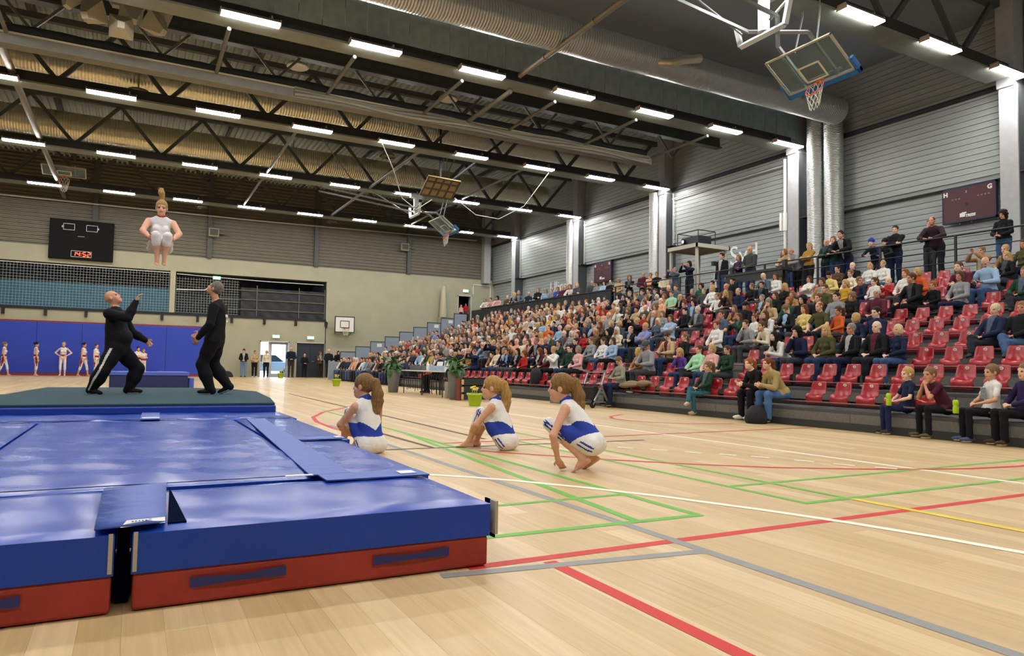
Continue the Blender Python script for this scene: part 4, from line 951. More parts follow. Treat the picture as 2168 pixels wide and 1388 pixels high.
# ------------------------------------------------------------------ figures: one continuous surface grown from a blended distance field
def V3(*a): return np.array(a, dtype=np.float32)
def nrm(v): return v/max(1e-9, float(np.linalg.norm(v)))
SKIN, TOP, LEG, SHOE, HAIR, EYE, LIP, ACC, INNER = range(9)
class Field:
    def __init__(s): s.P = []; s.torso = None
    def cap(s, a, b, ra, rb, tag, k=.02, flat=None):
        s.P.append(('c', V3(*a), V3(*b), ra, rb, tag, k, flat))
    def ell(s, c, r, tag, R=None, k=.02, sub=False):
        s.P.append(('s' if sub else 'e', V3(*c), V3(*r), np.eye(3, dtype=np.float32) if R is None else np.asarray(R, np.float32), 0, tag, k, None))
    def dist(s, pr, X):
        if pr[0] == 'c':
            _, a, b, ra, rb, _, _, fl = pr
            if fl is not None:
                ax, sc = fl; ax = np.asarray(ax, np.float32); c0 = (a+b)/2
                q = X-c0; X = X+ax*((q@ax)*(1/sc-1))[..., None]
            ba = b-a; h = np.clip(((X-a)@ba)/max(1e-9, float(ba@ba)), 0, 1)
            d = np.sqrt((((X-a)-h[..., None]*ba)**2).sum(-1))-(ra+(rb-ra)*h)
            return d*(min(1, fl[1]) if fl is not None else 1)
        q = (X-pr[1])@pr[3]
        k0 = np.sqrt(((q/pr[2])**2).sum(-1)); k1 = np.sqrt(((q/pr[2]**2)**2).sum(-1))+1e-9
        return k0*(k0-1)/k1
    def bbox(s, pr):
        if pr[0] == 'c':
            r = max(pr[3], pr[4]); lo = np.minimum(pr[1], pr[2])-r; hi = np.maximum(pr[1], pr[2])+r
            if pr[7] is not None and pr[7][1] > 1: e = r*(pr[7][1]-1); lo = lo-e; hi = hi+e
        else:
            r = float(pr[2].max()); lo = pr[1]-r; hi = pr[1]+r
        return lo, hi
    def mesh(s, vox):
        lo = np.min([s.bbox(p)[0] for p in s.P if p[0] != 's'], 0)-2.5*vox; hi = np.max([s.bbox(p)[1] for p in s.P if p[0] != 's'], 0)+2.5*vox
        n = np.ceil((hi-lo)/vox).astype(int)+1; f = np.full(n, .5, np.float32)
        for p in s.P:
            a, b = s.bbox(p); k = p[6]; i0 = np.clip(np.floor((a-k-2*vox-lo)/vox).astype(int), 0, n-1); i1 = np.clip(np.ceil((b+k+2*vox-lo)/vox).astype(int)+1, 1, n)
            g = np.stack(np.meshgrid(*[lo[d]+vox*np.arange(i0[d], i1[d], dtype=np.float32) for d in range(3)], indexing='ij'), -1)
            d = s.dist(p, g.astype(np.float32)); sl = tuple(slice(i0[q], i1[q]) for q in range(3)); cur = f[sl]
            if p[0] == 's': f[sl] = np.maximum(cur, -d)
            else:
                h = np.maximum(k-np.abs(cur-d), 0)/k; f[sl] = np.minimum(cur, d)-h*h*k*.25
        V, Q = surface_nets(f, lo, vox)
        fc = V[Q].mean(1); pos = [p for p in s.P if p[0] != 's']
        D = np.stack([s.dist(p, fc) for p in pos]); T = np.array([p[5] for p in pos])[D.argmin(0)]
        if s.torso is not None:
            P, up, fw = s.torso; q = fc-P; u = q@up; T = np.where((T == LEG) & (u > .055) & (q@fw < .14), TOP, T)
        return V, Q, T, fc
def surface_nets(f, lo, h):
    ins = f < 0; n = np.array(f.shape)
    cs = sum(ins[i:n[0]-1+i, j:n[1]-1+j, k:n[2]-1+k].astype(np.int8) for i in (0, 1) for j in (0, 1) for k in (0, 1))
    act = np.argwhere((cs > 0) & (cs < 8)); idx = np.full(n-1, -1, np.int64); idx[tuple(act.T)] = np.arange(len(act))
    cor = [(i, j, k) for i in (0, 1) for j in (0, 1) for k in (0, 1)]
    vals = {c: f[act[:, 0]+c[0], act[:, 1]+c[1], act[:, 2]+c[2]] for c in cor}
    S_ = np.zeros((len(act), 3)); C = np.zeros(len(act))
    for c in cor:
        for d in range(3):
            if c[d] == 0:
                e = list(c); e[d] = 1; e = tuple(e); a, b = vals[c], vals[e]; m = (a < 0) != (b < 0)
                t = np.where(m, a/np.where(m, a-b, 1), 0); p = np.tile(np.array(c, float), (len(act), 1)); p[:, d] = t
                S_ += p*m[:, None]; C += m
    V = lo+(act+S_/C[:, None])*h; Q = []
    for d in range(3):
        u, v = (d+1) % 3, (d+2) % 3; sl0 = [slice(None)]*3; sl1 = [slice(None)]*3
        sl0[d] = slice(0, n[d]-1); sl1[d] = slice(1, n[d]); a, b = ins[tuple(sl0)], ins[tuple(sl1)]
        for flip, m in ((0, a & ~b), (1, ~a & b)):
            e = np.argwhere(m); e = e[(e[:, u] > 0) & (e[:, v] > 0) & (e[:, u] < n[u]-1) & (e[:, v] < n[v]-1)]
            q = []
            for du, dv in ((-1, -1), (0, -1), (0, 0), (-1, 0)):
                w = e.copy(); w[:, u] += du; w[:, v] += dv; q.append(idx[w[:, 0], w[:, 1], w[:, 2]])
            q = np.stack(q, 1); Q.append(q[:, ::-1] if flip else q)
    return V.astype(np.float32), np.concatenate(Q)
def np_mesh(name, V, Q, T, mats):
    me = bpy.data.meshes.new(name); me.vertices.add(len(V)); me.vertices.foreach_set('co', np.ascontiguousarray(V, np.float32).ravel())
    me.loops.add(Q.size); me.loops.foreach_set('vertex_index', np.ascontiguousarray(Q, np.int32).ravel())
    me.polygons.add(len(Q)); me.polygons.foreach_set('loop_start', np.arange(0, Q.size, 4, dtype=np.int32)); me.polygons.foreach_set('loop_total', np.full(len(Q), 4, np.int32))
    me.polygons.foreach_set('material_index', np.ascontiguousarray(T, np.int32)); me.polygons.foreach_set('use_smooth', np.ones(len(Q), bool))
    for m in mats: me.materials.append(m)
    me.update(calc_edges=True); me.validate(); return me
def ik(S, W, l1, l2, pole):
    S, W = np.asarray(S, float), np.asarray(W, float); d = W-S; L = float(np.linalg.norm(d))
    if L > (l1+l2)*.995: W = S+d*((l1+l2)*.995/L); d = W-S; L = float(np.linalg.norm(d))
    u = d/L; a = (l1*l1-l2*l2+L*L)/(2*L); h = math.sqrt(max(0, l1*l1-a*a)); p = np.asarray(pole, float); p = p-u*(p@u); p = nrm(p)
    return S+u*a+p*h, W
def frame(fwd, up):
    f = nrm(np.asarray(fwd, float)); u = np.asarray(up, float); u = nrm(u-f*(u@f)); r = np.cross(f, u); return np.stack([r, f, u], 1)
def add_hand(F, W, dirn, palm_n, side, curl=.5, r=.0085, tag=SKIN, spread=.35):
    """palm, four fingers of unequal length bent twice, and a thumb leaving the side of the palm"""
    d = nrm(np.asarray(dirn, float)); n = np.asarray(palm_n, float); n = nrm(n-d*(n@d)); x = np.cross(d, n)*side     # x points to the thumb side
    F.cap(W, W+d*.02, .024, .026, tag, .015)
    pc = W+d*.055; F.ell(pc, (.040, .048, .016), tag, np.stack([x, d, n], 1), .012)
    for i, (o, L) in enumerate(((.028, .068), (.010, .076), (-.009, .070), (-.026, .056))):
        b = W+d*.088+x*o; a0 = curl*.9; a1 = curl*1.9; dd = nrm(d+x*o*spread*4)
        p1 = b+(dd*math.cos(a0)+n*math.sin(a0))*L*.55; p2 = p1+(dd*math.cos(a1)+n*math.sin(a1))*L*.5
        F.cap(b-d*.02, p1, r*1.1, r, tag, .006); F.cap(p1, p2, r, r*.8, tag, .005)
    t0 = W+d*.03+x*.028; t1 = t0+nrm(d*.6+x*.8+n*.3*curl)*.036; t2 = t1+nrm(d*.9+x*.25+n*.5*curl)*.03
    F.cap(t0, t1, .013, .010, tag, .008); F.cap(t1, t2, .010, .008, tag, .005)
def add_head(F, H, R, s=1.0, skin=SKIN, ears=True, brow=True):
    """R columns: right, forward, up"""
    P = lambda x, y, z: H+R@(np.array((x, y, z))*s)
    F.ell(P(0, -.012, .028), np.array((.074, .094, .092))*s, skin, R, .02)
    F.ell(P(0, .022, -.045), np.array((.058, .066, .074))*s, skin, R, .03)
    F.ell(P(0, .050, -.092), np.array((.030, .028, .024))*s, skin, R, .025)                       # chin
    F.cap(P(0, .076, .012), P(0, .094, -.028), .009*s, .0135*s, skin, .014)                          # nose
    F.cap(P(-.036, .066, .024), P(.036, .066, .024), .016*s, .016*s, skin, .02)                     # brow ridge
    for q in (-1, 1):
        F.ell(P(q*.031, .0725, -.002), np.array((.0115, .007, .0060))*s, EYE, R, .003)
        if brow: F.cap(P(q*.018, .0830, .021), P(q*.045, .0735, .020), .0036*s, .0030*s, HAIR, .003)
        F.ell(P(q*.036, .048, -.038), np.array((.024, .02, .026))*s, skin, R, .02)
        if ears: F.ell(P(q*.078, -.008, -.008), np.array((.011, .022, .032))*s, skin, R, .008)
    F.cap(P(-.019, .0815, -.063), P(.019, .0815, -.063), .0065*s, .0065*s, LIP, .005)
BODY = dict(sw=.185, hw=.095, chest=.145, waist=.125, hip=.155, arm=.050, thigh=.082, depth=.72, bust=0, head=1.0, belly=0)
FEM = dict(BODY, sw=.165, chest=.128, waist=.108, hip=.162, arm=.042, thigh=.080, bust=.035, head=.96)
KID = dict(BODY, sw=.155, chest=.122, waist=.112, hip=.130, arm=.038, thigh=.066, head=1.16, hw=.085)
GYM = dict(FEM, sw=.165, arm=.040, waist=.104, hip=.158, bust=.02, head=1.0)
def figure(J, B=BODY, top='long', legs='long', feet='shoe', curl=.5, loose=.010, collar=True, hood=False, brow=False):
    """J: joints in metres. P pelvis, N neck base, H head centre, hf head forward, tf torso forward, WL/WR wrists, eL/eR elbow poles,
    KL/KR knees, AL/AR ankles, tL/tR toe directions, hL/hR hand directions, nL/nR palm normals"""
    F = Field(); A = {k: np.asarray(v, float) for k, v in J.items() if v is not None and k not in ('al', 'bag')}
    P, N, H = A['P'], A['N'], A['H']; up = nrm(N-P); tf = A.get('tf', np.array((0, 1., 0))); R = frame(tf, up)  # frame: fwd orthogonal base
    up = nrm(N-P); fw = nrm(tf-up*(tf@up)); rt = np.cross(fw, up); RT = np.stack([rt, fw, up], 1); L = float(np.linalg.norm(N-P))
    TT = TOP; g = loose; F.torso = (P, up, fw)
    F.ell(P+up*.0, (B['hip']+g, .115+g, .115), LEG, RT, .03)
    if top != 'tank': F.ell(P+up*.055, (B['hip']+g+.012, .128+g, .095), TOP, RT, .03)
    F.cap(P+up*.10, P+up*L*.50, B['waist']+g+.008, B['waist']+g+.006, TT, .04, (fw, B['depth']+.06))
    if B['belly']: F.ell(P+up*.16+fw*.06, (B['waist']+.02, .11+B['belly'], .15), TT, RT, .04)
    F.cap(P+up*L*.45, P+up*L*.80, B['chest']+g, B['chest']+g, TT, .04, (fw, B['depth']))
    F.cap(P+up*.02, P+up*.12, B['waist']+g+.012, B['waist']+g+.010, TT if top != 'tank' else TT, .03, (fw, B['depth']+.1))
    if B['bust']:
        for q in (-1, 1): F.ell(P+up*L*.62+rt*q*.065+fw*.075, (.06, .05+B['bust']*.5, .06), TT, RT, .03)
    SL = P+up*L*.90-rt*B['sw']; SR = P+up*L*.90+rt*B['sw']
    if 'shr' in A: SL = SL+up*A['shr'][0]+fw*A['shr'][1]; SR = SR+up*A['shr'][2]+fw*A['shr'][3]
    sk = .70 if top == 'tank' else 1.0; cS = (SL+SR)/2; F.cap(cS+(SL-cS)*sk, cS+(SR-cS)*sk, .052+g*.6, .052+g*.6, TT, .05); F.cap(P+up*L*.97-rt*.05, P+up*L*.97+rt*.05, .056, .056, TT, .04)
    hr = B['head']; HF = nrm(A['hf']); HU = A.get('hu', up*.6+np.array((0, 0, .6))); RH = frame(HF, HU)
    F.cap(N-up*.03, H+RH@np.array((0, -.02, -.06))*hr, .052, .048, SKIN, .03)
    if collar: F.cap(N-up*.01, N+up*(.012 if collar is True else .035), .066, .062, TT if collar is True else collar, .015)
    if hood: F.ell(N-fw*.075+up*.0, (.10, .06, .07), TT, RT, .03)
    add_head(F, H, RH, hr, brow=brow)
    armt = {'long': (TOP, TOP), 'tee': (TOP, SKIN), 'tank': (SKIN, SKIN), 'bare': (SKIN, SKIN)}[top]
    for s, S_, W, pole, hd, pn in ((-1, SL, A['WL'], A['eL'], A.get('hL'), A.get('nL')), (1, SR, A['WR'], A['eR'], A.get('hR'), A.get('nR'))):
        E, W = ik(S_, W, .285*J.get('al', 1), .255*J.get('al', 1), pole); gg = g if armt[0] == TOP else 0; ra = B['arm']
        F.cap(S_, E, ra+gg+.004, ra*.86+gg, armt[0] if top != 'tee' else TOP, .025)
        if top == 'tee':
            m = S_+(E-S_)*.62; F.P.pop(); F.cap(S_, m, ra+.012, ra+.012, TOP, .02); F.cap(m, E, ra*.92, ra*.84, SKIN, .006)
        g2 = g if armt[1] == TOP else 0
        F.cap(E, E+(W-E)*.45, ra*.86+g2, ra*.84+g2, armt[1], .02); F.cap(E+(W-E)*.4, W, ra*.82+g2, ra*.55+g2, armt[1], .02)
        hd = hd if hd is not None else (W-E); pn = pn if pn is not None else np.array((0, 0, -1.)); add_hand(F, W, hd, pn, s if abs(hd@np.array((1, 0, 0))) >= 0 else s, curl)
    for s, K, An, td in ((-1, A['KL'], A['AL'], A.get('tL')), (1, A['KR'], A['AR'], A.get('tR'))):
        hipj = P+rt*s*B['hw']-up*.02; th = B['thigh']; gl = g if legs != 'bare' else 0
        kt = LEG if legs in ('long', 'capri') else SKIN
        F.cap(hipj, hipj+(K-hipj)*.5, th+gl, th*.86+gl, LEG, .035); F.cap(hipj+(K-hipj)*.45, K, th*.86+gl, th*.68+gl, kt, .03)
        st = LEG if legs == 'long' else SKIN
        if legs == 'capri':
            m = K+(An-K)*.35; F.cap(K, m, th*.68+gl, th*.70+gl, LEG, .02); F.cap(K+(An-K)*.15, K+(An-K)*.55, th*.62, th*.56, SKIN, .015); F.cap(K+(An-K)*.5, An, th*.56, .034, SKIN, .02)
        else:
            bg = J.get('bag', 0); F.cap(K, K+(An-K)*.45, th*.68+gl+bg*.5, th*.66+gl+bg, st, .03); F.cap(K+(An-K)*.4, An, th*.64+gl+bg, (.043+gl+bg if st == LEG else .034), st, .025)
        td = nrm(td if td is not None else tf); side = nrm(np.cross(td, (0, 0, 1)) if abs(td[2]) < .9 else rt); upf = np.cross(side, td)
        Rf = np.stack([side, td, upf], 1)
        if feet == 'shoe':
            F.ell(An+td*.055-upf*.045, (.046, .135, .040), SHOE, Rf, .02); F.ell(An-td*.03-upf*.03, (.042, .055, .055), SHOE, Rf, .02)
            F.cap(An+td*.02-upf*.075, An+td*.12-upf*.078, .034, .034, ACC, .01, (upf, .35))
        else:
            F.cap(An-td*.03-upf*.04, An+td*.09-upf*.052, .032, .028, SKIN, .02, (upf, .8)); F.cap(An-upf*.0, An+td*.06-upf*.035, .034, .028, SKIN, .02)
            for q, (o, ln) in enumerate(((-.022, .150), (-.009, .155), (.003, .150), (.014, .142), (.024, .132))):
                F.cap(An+td*.085-upf*.058+side*o, An+td*ln-upf*.062+side*o*1.15, .011, .009, SKIN, .006)
    return F, RH
def head_xf(J, RH, hr):
    M = Matrix.Identity(4)
    for i in range(3):
        for j in range(3): M[i][j] = float(RH[i][j])*hr
        M[i][3] = float(np.asarray(J['H'])[i])
    return M
# ---- hair in head space (right, forward, up)
def hair_field(kind):
    F = Field()
    if kind in ('short', 'curly', 'thin'):
        e = .004 if kind == 'short' else (.022 if kind == 'curly' else -.002)
        F.ell((0, -.018, .034), (.080+e, .098+e, .098+e), HAIR, None, .02)
        if kind == 'curly':
            rn = random.Random(5)
            for i in range(26):
                a, b = rn.uniform(0, 6.28), rn.uniform(-.5, 1.4); F.ell((.095*math.cos(a)*math.cos(b), -.03+.10*math.sin(a)*math.cos(b), .02+.10*math.sin(b)), (.035,)*3, HAIR, None, .01)
            for q in (-1, 1): F.ell((q*.075, -.02, -.07), (.04, .05, .08), HAIR, None, .02)
        F.ell((0, .088, -.040), (.072, .075, .092), HAIR, None, .01, True); F.ell((0, .02, -.10), (.2, .2, .065), HAIR, None, .01, True) if kind != 'curly' else None
        if kind == 'thin': F.ell((0, .03, .13), (.055, .09, .06), HAIR, None, .01, True)
    elif kind == 'ring':
        F.ell((0, -.022, .005), (.081, .092, .060), HAIR, None, .02); F.ell((0, .085, .0), (.09, .09, .2), HAIR, None, .01, True); F.ell((0, 0, .10), (.066, .10, .07), HAIR, None, .01, True); F.ell((0, .0, -.11), (.2, .2, .06), HAIR, None, .01, True)
    else:
        F.ell((0, -.014, .034), (.086, .104, .102), HAIR, None, .02)
        if kind == 'long':
            F.ell((0, -.062, -.10), (.088, .055, .19), HAIR, None, .03); F.cap((.07, .0, .0), (.082, -.005, -.24), .032, .026, HAIR, .03); F.cap((-.07, .0, .0), (-.082, -.005, -.24), .032, .026, HAIR, .03)
            F.cap((0, -.075, -.1), (0, -.085, -.32), .07, .045, HAIR, .03)
        elif kind == 'bob':
            F.ell((0, -.045, -.045), (.096, .07, .095), HAIR, None, .03); F.ell((.078, .005, -.03), (.026, .05, .085), HAIR, None, .02); F.ell((-.078, .005, -.03), (.026, .05, .085), HAIR, None, .02)
        elif kind == 'pony':
            F.cap((0, -.10, .05), (0, -.150, .055), .030, .035, HAIR, .02); F.cap((0, -.150, .055), (0, -.165, -.06), .036, .038, HAIR, .02); F.cap((0, -.165, -.06), (0, -.14, -.25), .037, .016, HAIR, .02)
        elif kind == 'ponylong':
            F.cap((0, -.09, .055), (.0, -.125, .05), .030, .034, HAIR, .02); F.cap((0, -.125, .05), (.008, -.160, -.06), .046, .055, HAIR, .02); F.cap((.008, -.160, -.06), (-.004, -.155, -.22), .056, .048, HAIR, .02); F.cap((-.004, -.155, -.22), (.004, -.13, -.38), .046, .012, HAIR, .02)
            rn = random.Random(1)
            for i in range(16):
                a = rn.uniform(-.05, .05); b = rn.uniform(-.04, .015); F.cap((a*.6, -.135+b*.5, .02), (a, -.17+b, -.12), .008, .012, HAIR, .005); F.cap((a, -.17+b, -.12), (a*.8, -.14+b, -.33-rn.uniform(0, .07)), .012, .003, HAIR, .005)
            for i in range(14):
                t = -.9+1.8*i/13; F.cap((.080*math.sin(t), .05*math.cos(t), .10-.05*abs(t)), (.05*math.sin(t), -.095, .06), .006, .006, HAIR, .004)
        elif kind == 'uptail':
            F.cap((0, -.03, .12), (.0, -.03, .17), .022, .022, HAIR, .02); F.cap((0, -.03, .17), (.012, -.03, .24), .036, .048, HAIR, .02); F.cap((0.012, -.03, .24), (.02, -.03, .30), .044, .022, HAIR, .02)
            rn = random.Random(2)
            for i in range(8): F.cap((rn.uniform(-.03, .03), -.03, .2), (rn.uniform(-.05, .07), -.03, .29+rn.uniform(0, .04)), .012, .004, HAIR, .006)
        elif kind == 'bun':
            F.ell((0, -.12, .06), (.048, .045, .048), HAIR, None, .02)
        F.ell((0, .098, -.055), (.064, .080, .105), HAIR, None, .01, True)
        if kind in ('pony', 'bun', 'ponylong', 'uptail'): F.ell((0, .02, -.115), (.2, .13, .075), HAIR, None, .01, True); F.ell((0, .10, -.0), (.06, .05, .06), HAIR, None, .01, True)
    return F
def cap_field(kind):
    F = Field()
    if kind == 'beanie': F.ell((0, -.014, .045), (.092, .110, .105), HAIR, None, .02); F.ell((0, .06, -.09), (.2, .25, .10), HAIR, None, .01, True); F.ell((0, -.02, .15), (.022, .022, .02), HAIR, None, .01)
    else:
        F.ell((0, -.014, .040), (.090, .108, .098), HAIR, None, .02); F.ell((0, 0, -.10), (.2, .25, .12), HAIR, None, .01, True); F.cap((0, .08, .038), (0, .16, .022), .07, .06, HAIR, .01, ((0, 0, 1), .14))
    return F
M_skin = propmat('skin', 'col_skin', .55, .05, 40, .04); M_top = propmat('cloth_top', 'col_top', .85, .32, 12, .04); M_leg = propmat('cloth_legs', 'col_leg', .85, .45, 12, .05); M_in = propmat('cloth_inner', 'col_in', .85, .3, 12, .04)
M_shoe = propmat('shoes', 'col_shoe', .6, .1, 30, .05); M_hair = propmat('hair', 'col_hair', .5, .7, 130, .38, stretch=(1, 1, .12)); M_acc = propmat('sole', 'col_acc', .7, 0, 30, .03)
M_eye = mat('eye_dark', '#2b211d', .3); M_lip = mat('lip', '#a85f55', .5)
PMATS = [M_skin, M_top, M_leg, M_shoe, M_hair, M_eye, M_lip, M_acc, M_in]
HAIRM = {}
def hair_mesh(kind, vox=.009):
    key = (kind, vox)
    if key not in HAIRM:
        V, Q, T, fc = (cap_field(kind) if kind in ('beanie', 'cap') else hair_field(kind)).mesh(vox)
        HAIRM[key] = np_mesh('hair', V, Q, np.zeros(len(Q), int), [M_hair])
    return HAIRM[key]
SKINS = ['#d8a88c', '#e0b499', '#cf9b7e', '#dcae96', '#e3bda6', '#c98f75']
HAIRC = {'blonde': '#c9a769', 'platinum': '#e2cf9f', 'brown': '#5b4029', 'dark': '#2a1e17', 'black': '#14100e', 'grey': '#8f8a82', 'white': '#d9d4ca', 'ginger': '#a0602f', 'auburn': '#7a4526', 'mouse': '#86694a'}
TOPC = {'black': '#17181b', 'navy': '#1c2440', 'white': '#dcdad4', 'cream': '#d9cfb4', 'grey': '#8c8e90', 'dark grey': '#45474a', 'olive': '#4a4a2c', 'green': '#24523a', 'dark green': '#1d3a2a', 'mint': '#9fd0a8', 'pink': '#d9a9a4',
        'red': '#a82a2a', 'maroon': '#5a2230', 'orange': '#d0602f', 'mustard': '#c39a35', 'yellow': '#d6c27a', 'beige': '#b99f78', 'tan': '#a47e52', 'brown': '#5c4433', 'light blue': '#94b0cc', 'blue': '#2f4f9e', 'slate': '#4d5a6b', 'lilac': '#7f86b5', 'purple': '#5a3f8c', 'teal': '#2d6f78', 'peach': '#d8a184'}
LEGC = ['#17181b', '#1c2440', '#2d3f63', '#45474a', '#3a3d44', '#23252a', '#415a80']
def colour(o, top, hair, leg, shoe, skin, acc='#d9d6cf', inner=None):
    o['col_in'] = list(S(TOPC.get(inner or top, inner or top))[:3])
    o['col_top'] = list(S(TOPC.get(top, top))[:3]); o['col_hair'] = list(S(HAIRC.get(hair, hair))[:3]); o['col_leg'] = list(S(leg)[:3]); o['col_shoe'] = list(S(shoe)[:3]); o['col_skin'] = list(S(skin)[:3]); o['col_acc'] = list(S(acc)[:3])
def person(name, J, B, label, cat, loc, rotz, topc, hair, hkind, leg, shoe, skin, vox=.012, paint=None, hairvox=.009, scale=1, **kw):
    F, RH = figure(J, B, **kw); V, Q, T, fc = F.mesh(vox)
    if paint is not None: T = paint(fc, T)
    mats = PMATS
    o = put(name, np_mesh(name, V, Q, T, mats), None, loc, (0, 0, rotz)); o.scale = (scale,)*3
    tag(o, label, cat); colour(o, topc, hair, leg, shoe, skin)
    if hkind and hkind != 'bald':
        h = put('hair', hair_mesh(hkind, hairvox), o); h.matrix_local = head_xf(J, RH, B['head']); h['col_hair'] = o['col_hair']
    return o, RH
# ------------------------------------------------------------------ poses
def rotz(v, a): c, s = math.cos(a), math.sin(a); return np.array((v[0]*c-v[1]*s, v[0]*s+v[1]*c, v[2]))
def torso(P, lean, L=.50, side=0, look=0, pitch=0, back=0):
    up = np.array((math.sin(side), math.sin(lean)*math.cos(side), math.cos(lean)*math.cos(side))); N = np.asarray(P, float)+up*L
    hu = nrm(up*.35+np.array((0, 0, .65))); hf = np.array((-math.sin(look)*math.cos(pitch), math.cos(look)*math.cos(pitch), math.sin(pitch)))
    H = N+up*.06+hu*.115+np.array((hf[0], hf[1], 0))*.03
    if pitch > .4: H = H-np.array((hf[0], hf[1], 0))*.05
    return dict(P=np.asarray(P, float), N=N, H=H, hf=hf, tf=np.array((0, 1., 0)), hu=hu+np.array((0, 0, .001))-hf*0)
def seated(lean=0., look=0., pitch=0., knees=.11, fy=.42, hands='lap', cross=False, side=0, seat=.53):
    J = torso((0, 0, seat), lean, look=look, pitch=pitch, side=side)
    J.update(KL=(-knees, .43, seat-.01), KR=(knees, .43, seat-.01), AL=(-knees, fy, .085), AR=(knees, fy, .085), tL=(-.15, 1, 0), tR=(.15, 1, 0))
    if cross: J.update(KR=(.02, .44, seat+.09), AR=(-.16, .62, .34), tR=(-.3, .9, -.25), KL=(-.08, .43, seat-.02))
    if hands == 'lap': J.update(WL=(-.10, .26, .66), WR=(.10, .26, .66), eL=(-1, -.6, -.3), eR=(1, -.6, -.3), hL=(.8, .5, -.2), hR=(-.8, .5, -.2), nL=(.2, 0, -1), nR=(-.2, 0, -1))
    elif hands == 'knees': J.update(WL=(-.13, .34, .63), WR=(.13, .34, .63), eL=(-1, -.6, 0), eR=(1, -.6, 0), hL=(.05, 1, -.3), hR=(-.05, 1, -.3))
    elif hands == 'elbows': J.update(WL=(-.05, .50, .70), WR=(.05, .50, .70), eL=(-.5, 0, -1), eR=(.5, 0, -1), hL=(.5, .7, .1), hR=(-.5, .7, -.1), nL=(1, 0, 0), nR=(-1, 0, 0))
    elif hands == 'chin': J.update(WL=(-.06, .26, .70), WR=(.05, J['H'][1]+.09, J['H'][2]-.19), eL=(-1, -.3, -.5), eR=(.5, 0, -1), hL=(.9, .3, 0), hR=(-.2, -.1, 1), nR=(-.3, -1, 0), nL=(0, 0, -1))
    elif hands == 'chin2': J.update(WL=(-.05, J['H'][1]+.10, J['H'][2]-.20), WR=(.05, J['H'][1]+.10, J['H'][2]-.20), eL=(-.5, .3, -1), eR=(.5, .3, -1), hL=(.3, -.2, 1), hR=(-.3, -.2, 1), nL=(.3, -1, 0), nR=(-.3, -1, 0))
    elif hands == 'clap': J.update(WL=(-.05, .30, .95), WR=(.06, .30, .94), eL=(-1, -.2, -.8), eR=(1, -.2, -.8), hL=(.2, .5, .8), hR=(-.2, .5, .8), nL=(1, 0, 0), nR=(-1, 0, 0))
    elif hands == 'cross': J.update(WL=(.10, .20, .86), WR=(-.10, .23, .82), eL=(-1, .2, -.6), eR=(1, .2, -.6), hL=(1, -.1, .1), hR=(-1, -.1, .1), nL=(0, -1, 0), nR=(0, -1, 0))
    elif hands == 'phone': J.update(WL=(-.07, .36, 1.12), WR=(.07, .36, 1.12), eL=(-1, 0, -1), eR=(1, 0, -1), hL=(.3, .1, 1), hR=(-.3, .1, 1), nL=(.6, .6, 0), nR=(-.6, .6, 0))
    elif hands == 'book': J.update(WL=(-.10, .32, .72), WR=(.10, .32, .72), eL=(-1, -.4, -.4), eR=(1, -.4, -.4), hL=(.4, .9, .1), hR=(-.4, .9, .1), nL=(0, 0, 1), nR=(0, 0, 1))
    return J
def standing(lean=0., look=0., pitch=0., hands='hang', stance=.10, z=.94, walk=0.):
    J = torso((0, 0, z), lean, look=look, pitch=pitch)
    J.update(KL=(-stance, .03+walk*.5, .51), KR=(stance, .03-walk*.5, .51), AL=(-stance, walk, .085), AR=(stance, -walk, .085), tL=(-.2, 1, 0), tR=(.2, 1, 0))
    n = J['N']
    if hands == 'hang': J.update(WL=(-.24, .06, z-.10), WR=(.24, .06, z-.10), eL=(-.3, -1, 0), eR=(.3, -1, 0), hL=(0, .15, -1), hR=(0, .15, -1), nL=(1, 0, 0), nR=(-1, 0, 0))
    elif hands == 'cross': J.update(WL=(.11, n[1]+.22, n[2]-.24), WR=(-.11, n[1]+.24, n[2]-.28), eL=(-1, .2, -.6), eR=(1, .2, -.6), hL=(1, -.1, .2), hR=(-1, -.1, .2), nL=(0, -1, 0), nR=(0, -1, 0))
    elif hands == 'front': J.update(WL=(-.06, .24, z+.10), WR=(.06, .24, z+.10), eL=(-1, -.6, -.2), eR=(1, -.6, -.2), hL=(.9, .4, 0), hR=(-.9, .4, 0), nL=(0, -.4, -1), nR=(0, -.4, -1))
    elif hands == 'rail': J.update(WL=(-.16, n[1]+.32, n[2]-.32), WR=(.10, n[1]+.34, n[2]-.32), eL=(-1, .1, -.7), eR=(1, .1, -.7), hL=(.9, .3, 0), hR=(-.9, .3, 0), nL=(0, 0, -1), nR=(0, 0, -1))
    elif hands == 'chin': J.update(WL=(-.05, n[1]+.26, n[2]-.30), WR=(.04, J['H'][1]+.09, J['H'][2]-.19), eL=(-1, .2, -.6), eR=(.6, .2, -1), hL=(1, 0, .1), hR=(-.2, -.1, 1), nL=(0, -1, 0), nR=(-.3, -1, 0))
    elif hands == 'phone': J.update(WL=(-.07, n[1]+.34, n[2]+.06), WR=(.07, n[1]+.34, n[2]+.06), eL=(-1, 0, -1), eR=(1, 0, -1), hL=(.3, .1, 1), hR=(-.3, .1, 1), nL=(.6, .6, 0), nR=(-.6, .6, 0))
    elif hands == 'hips': J.update(WL=(-.17, .07, z+.10), WR=(.17, .07, z+.10), eL=(-1, -.3, 0), eR=(1, -.3, 0), hL=(.7, .7, -.3), hR=(-.7, .7, -.3), nL=(1, -.4, 0), nR=(-1, -.4, 0))
    return J
VAR = {}
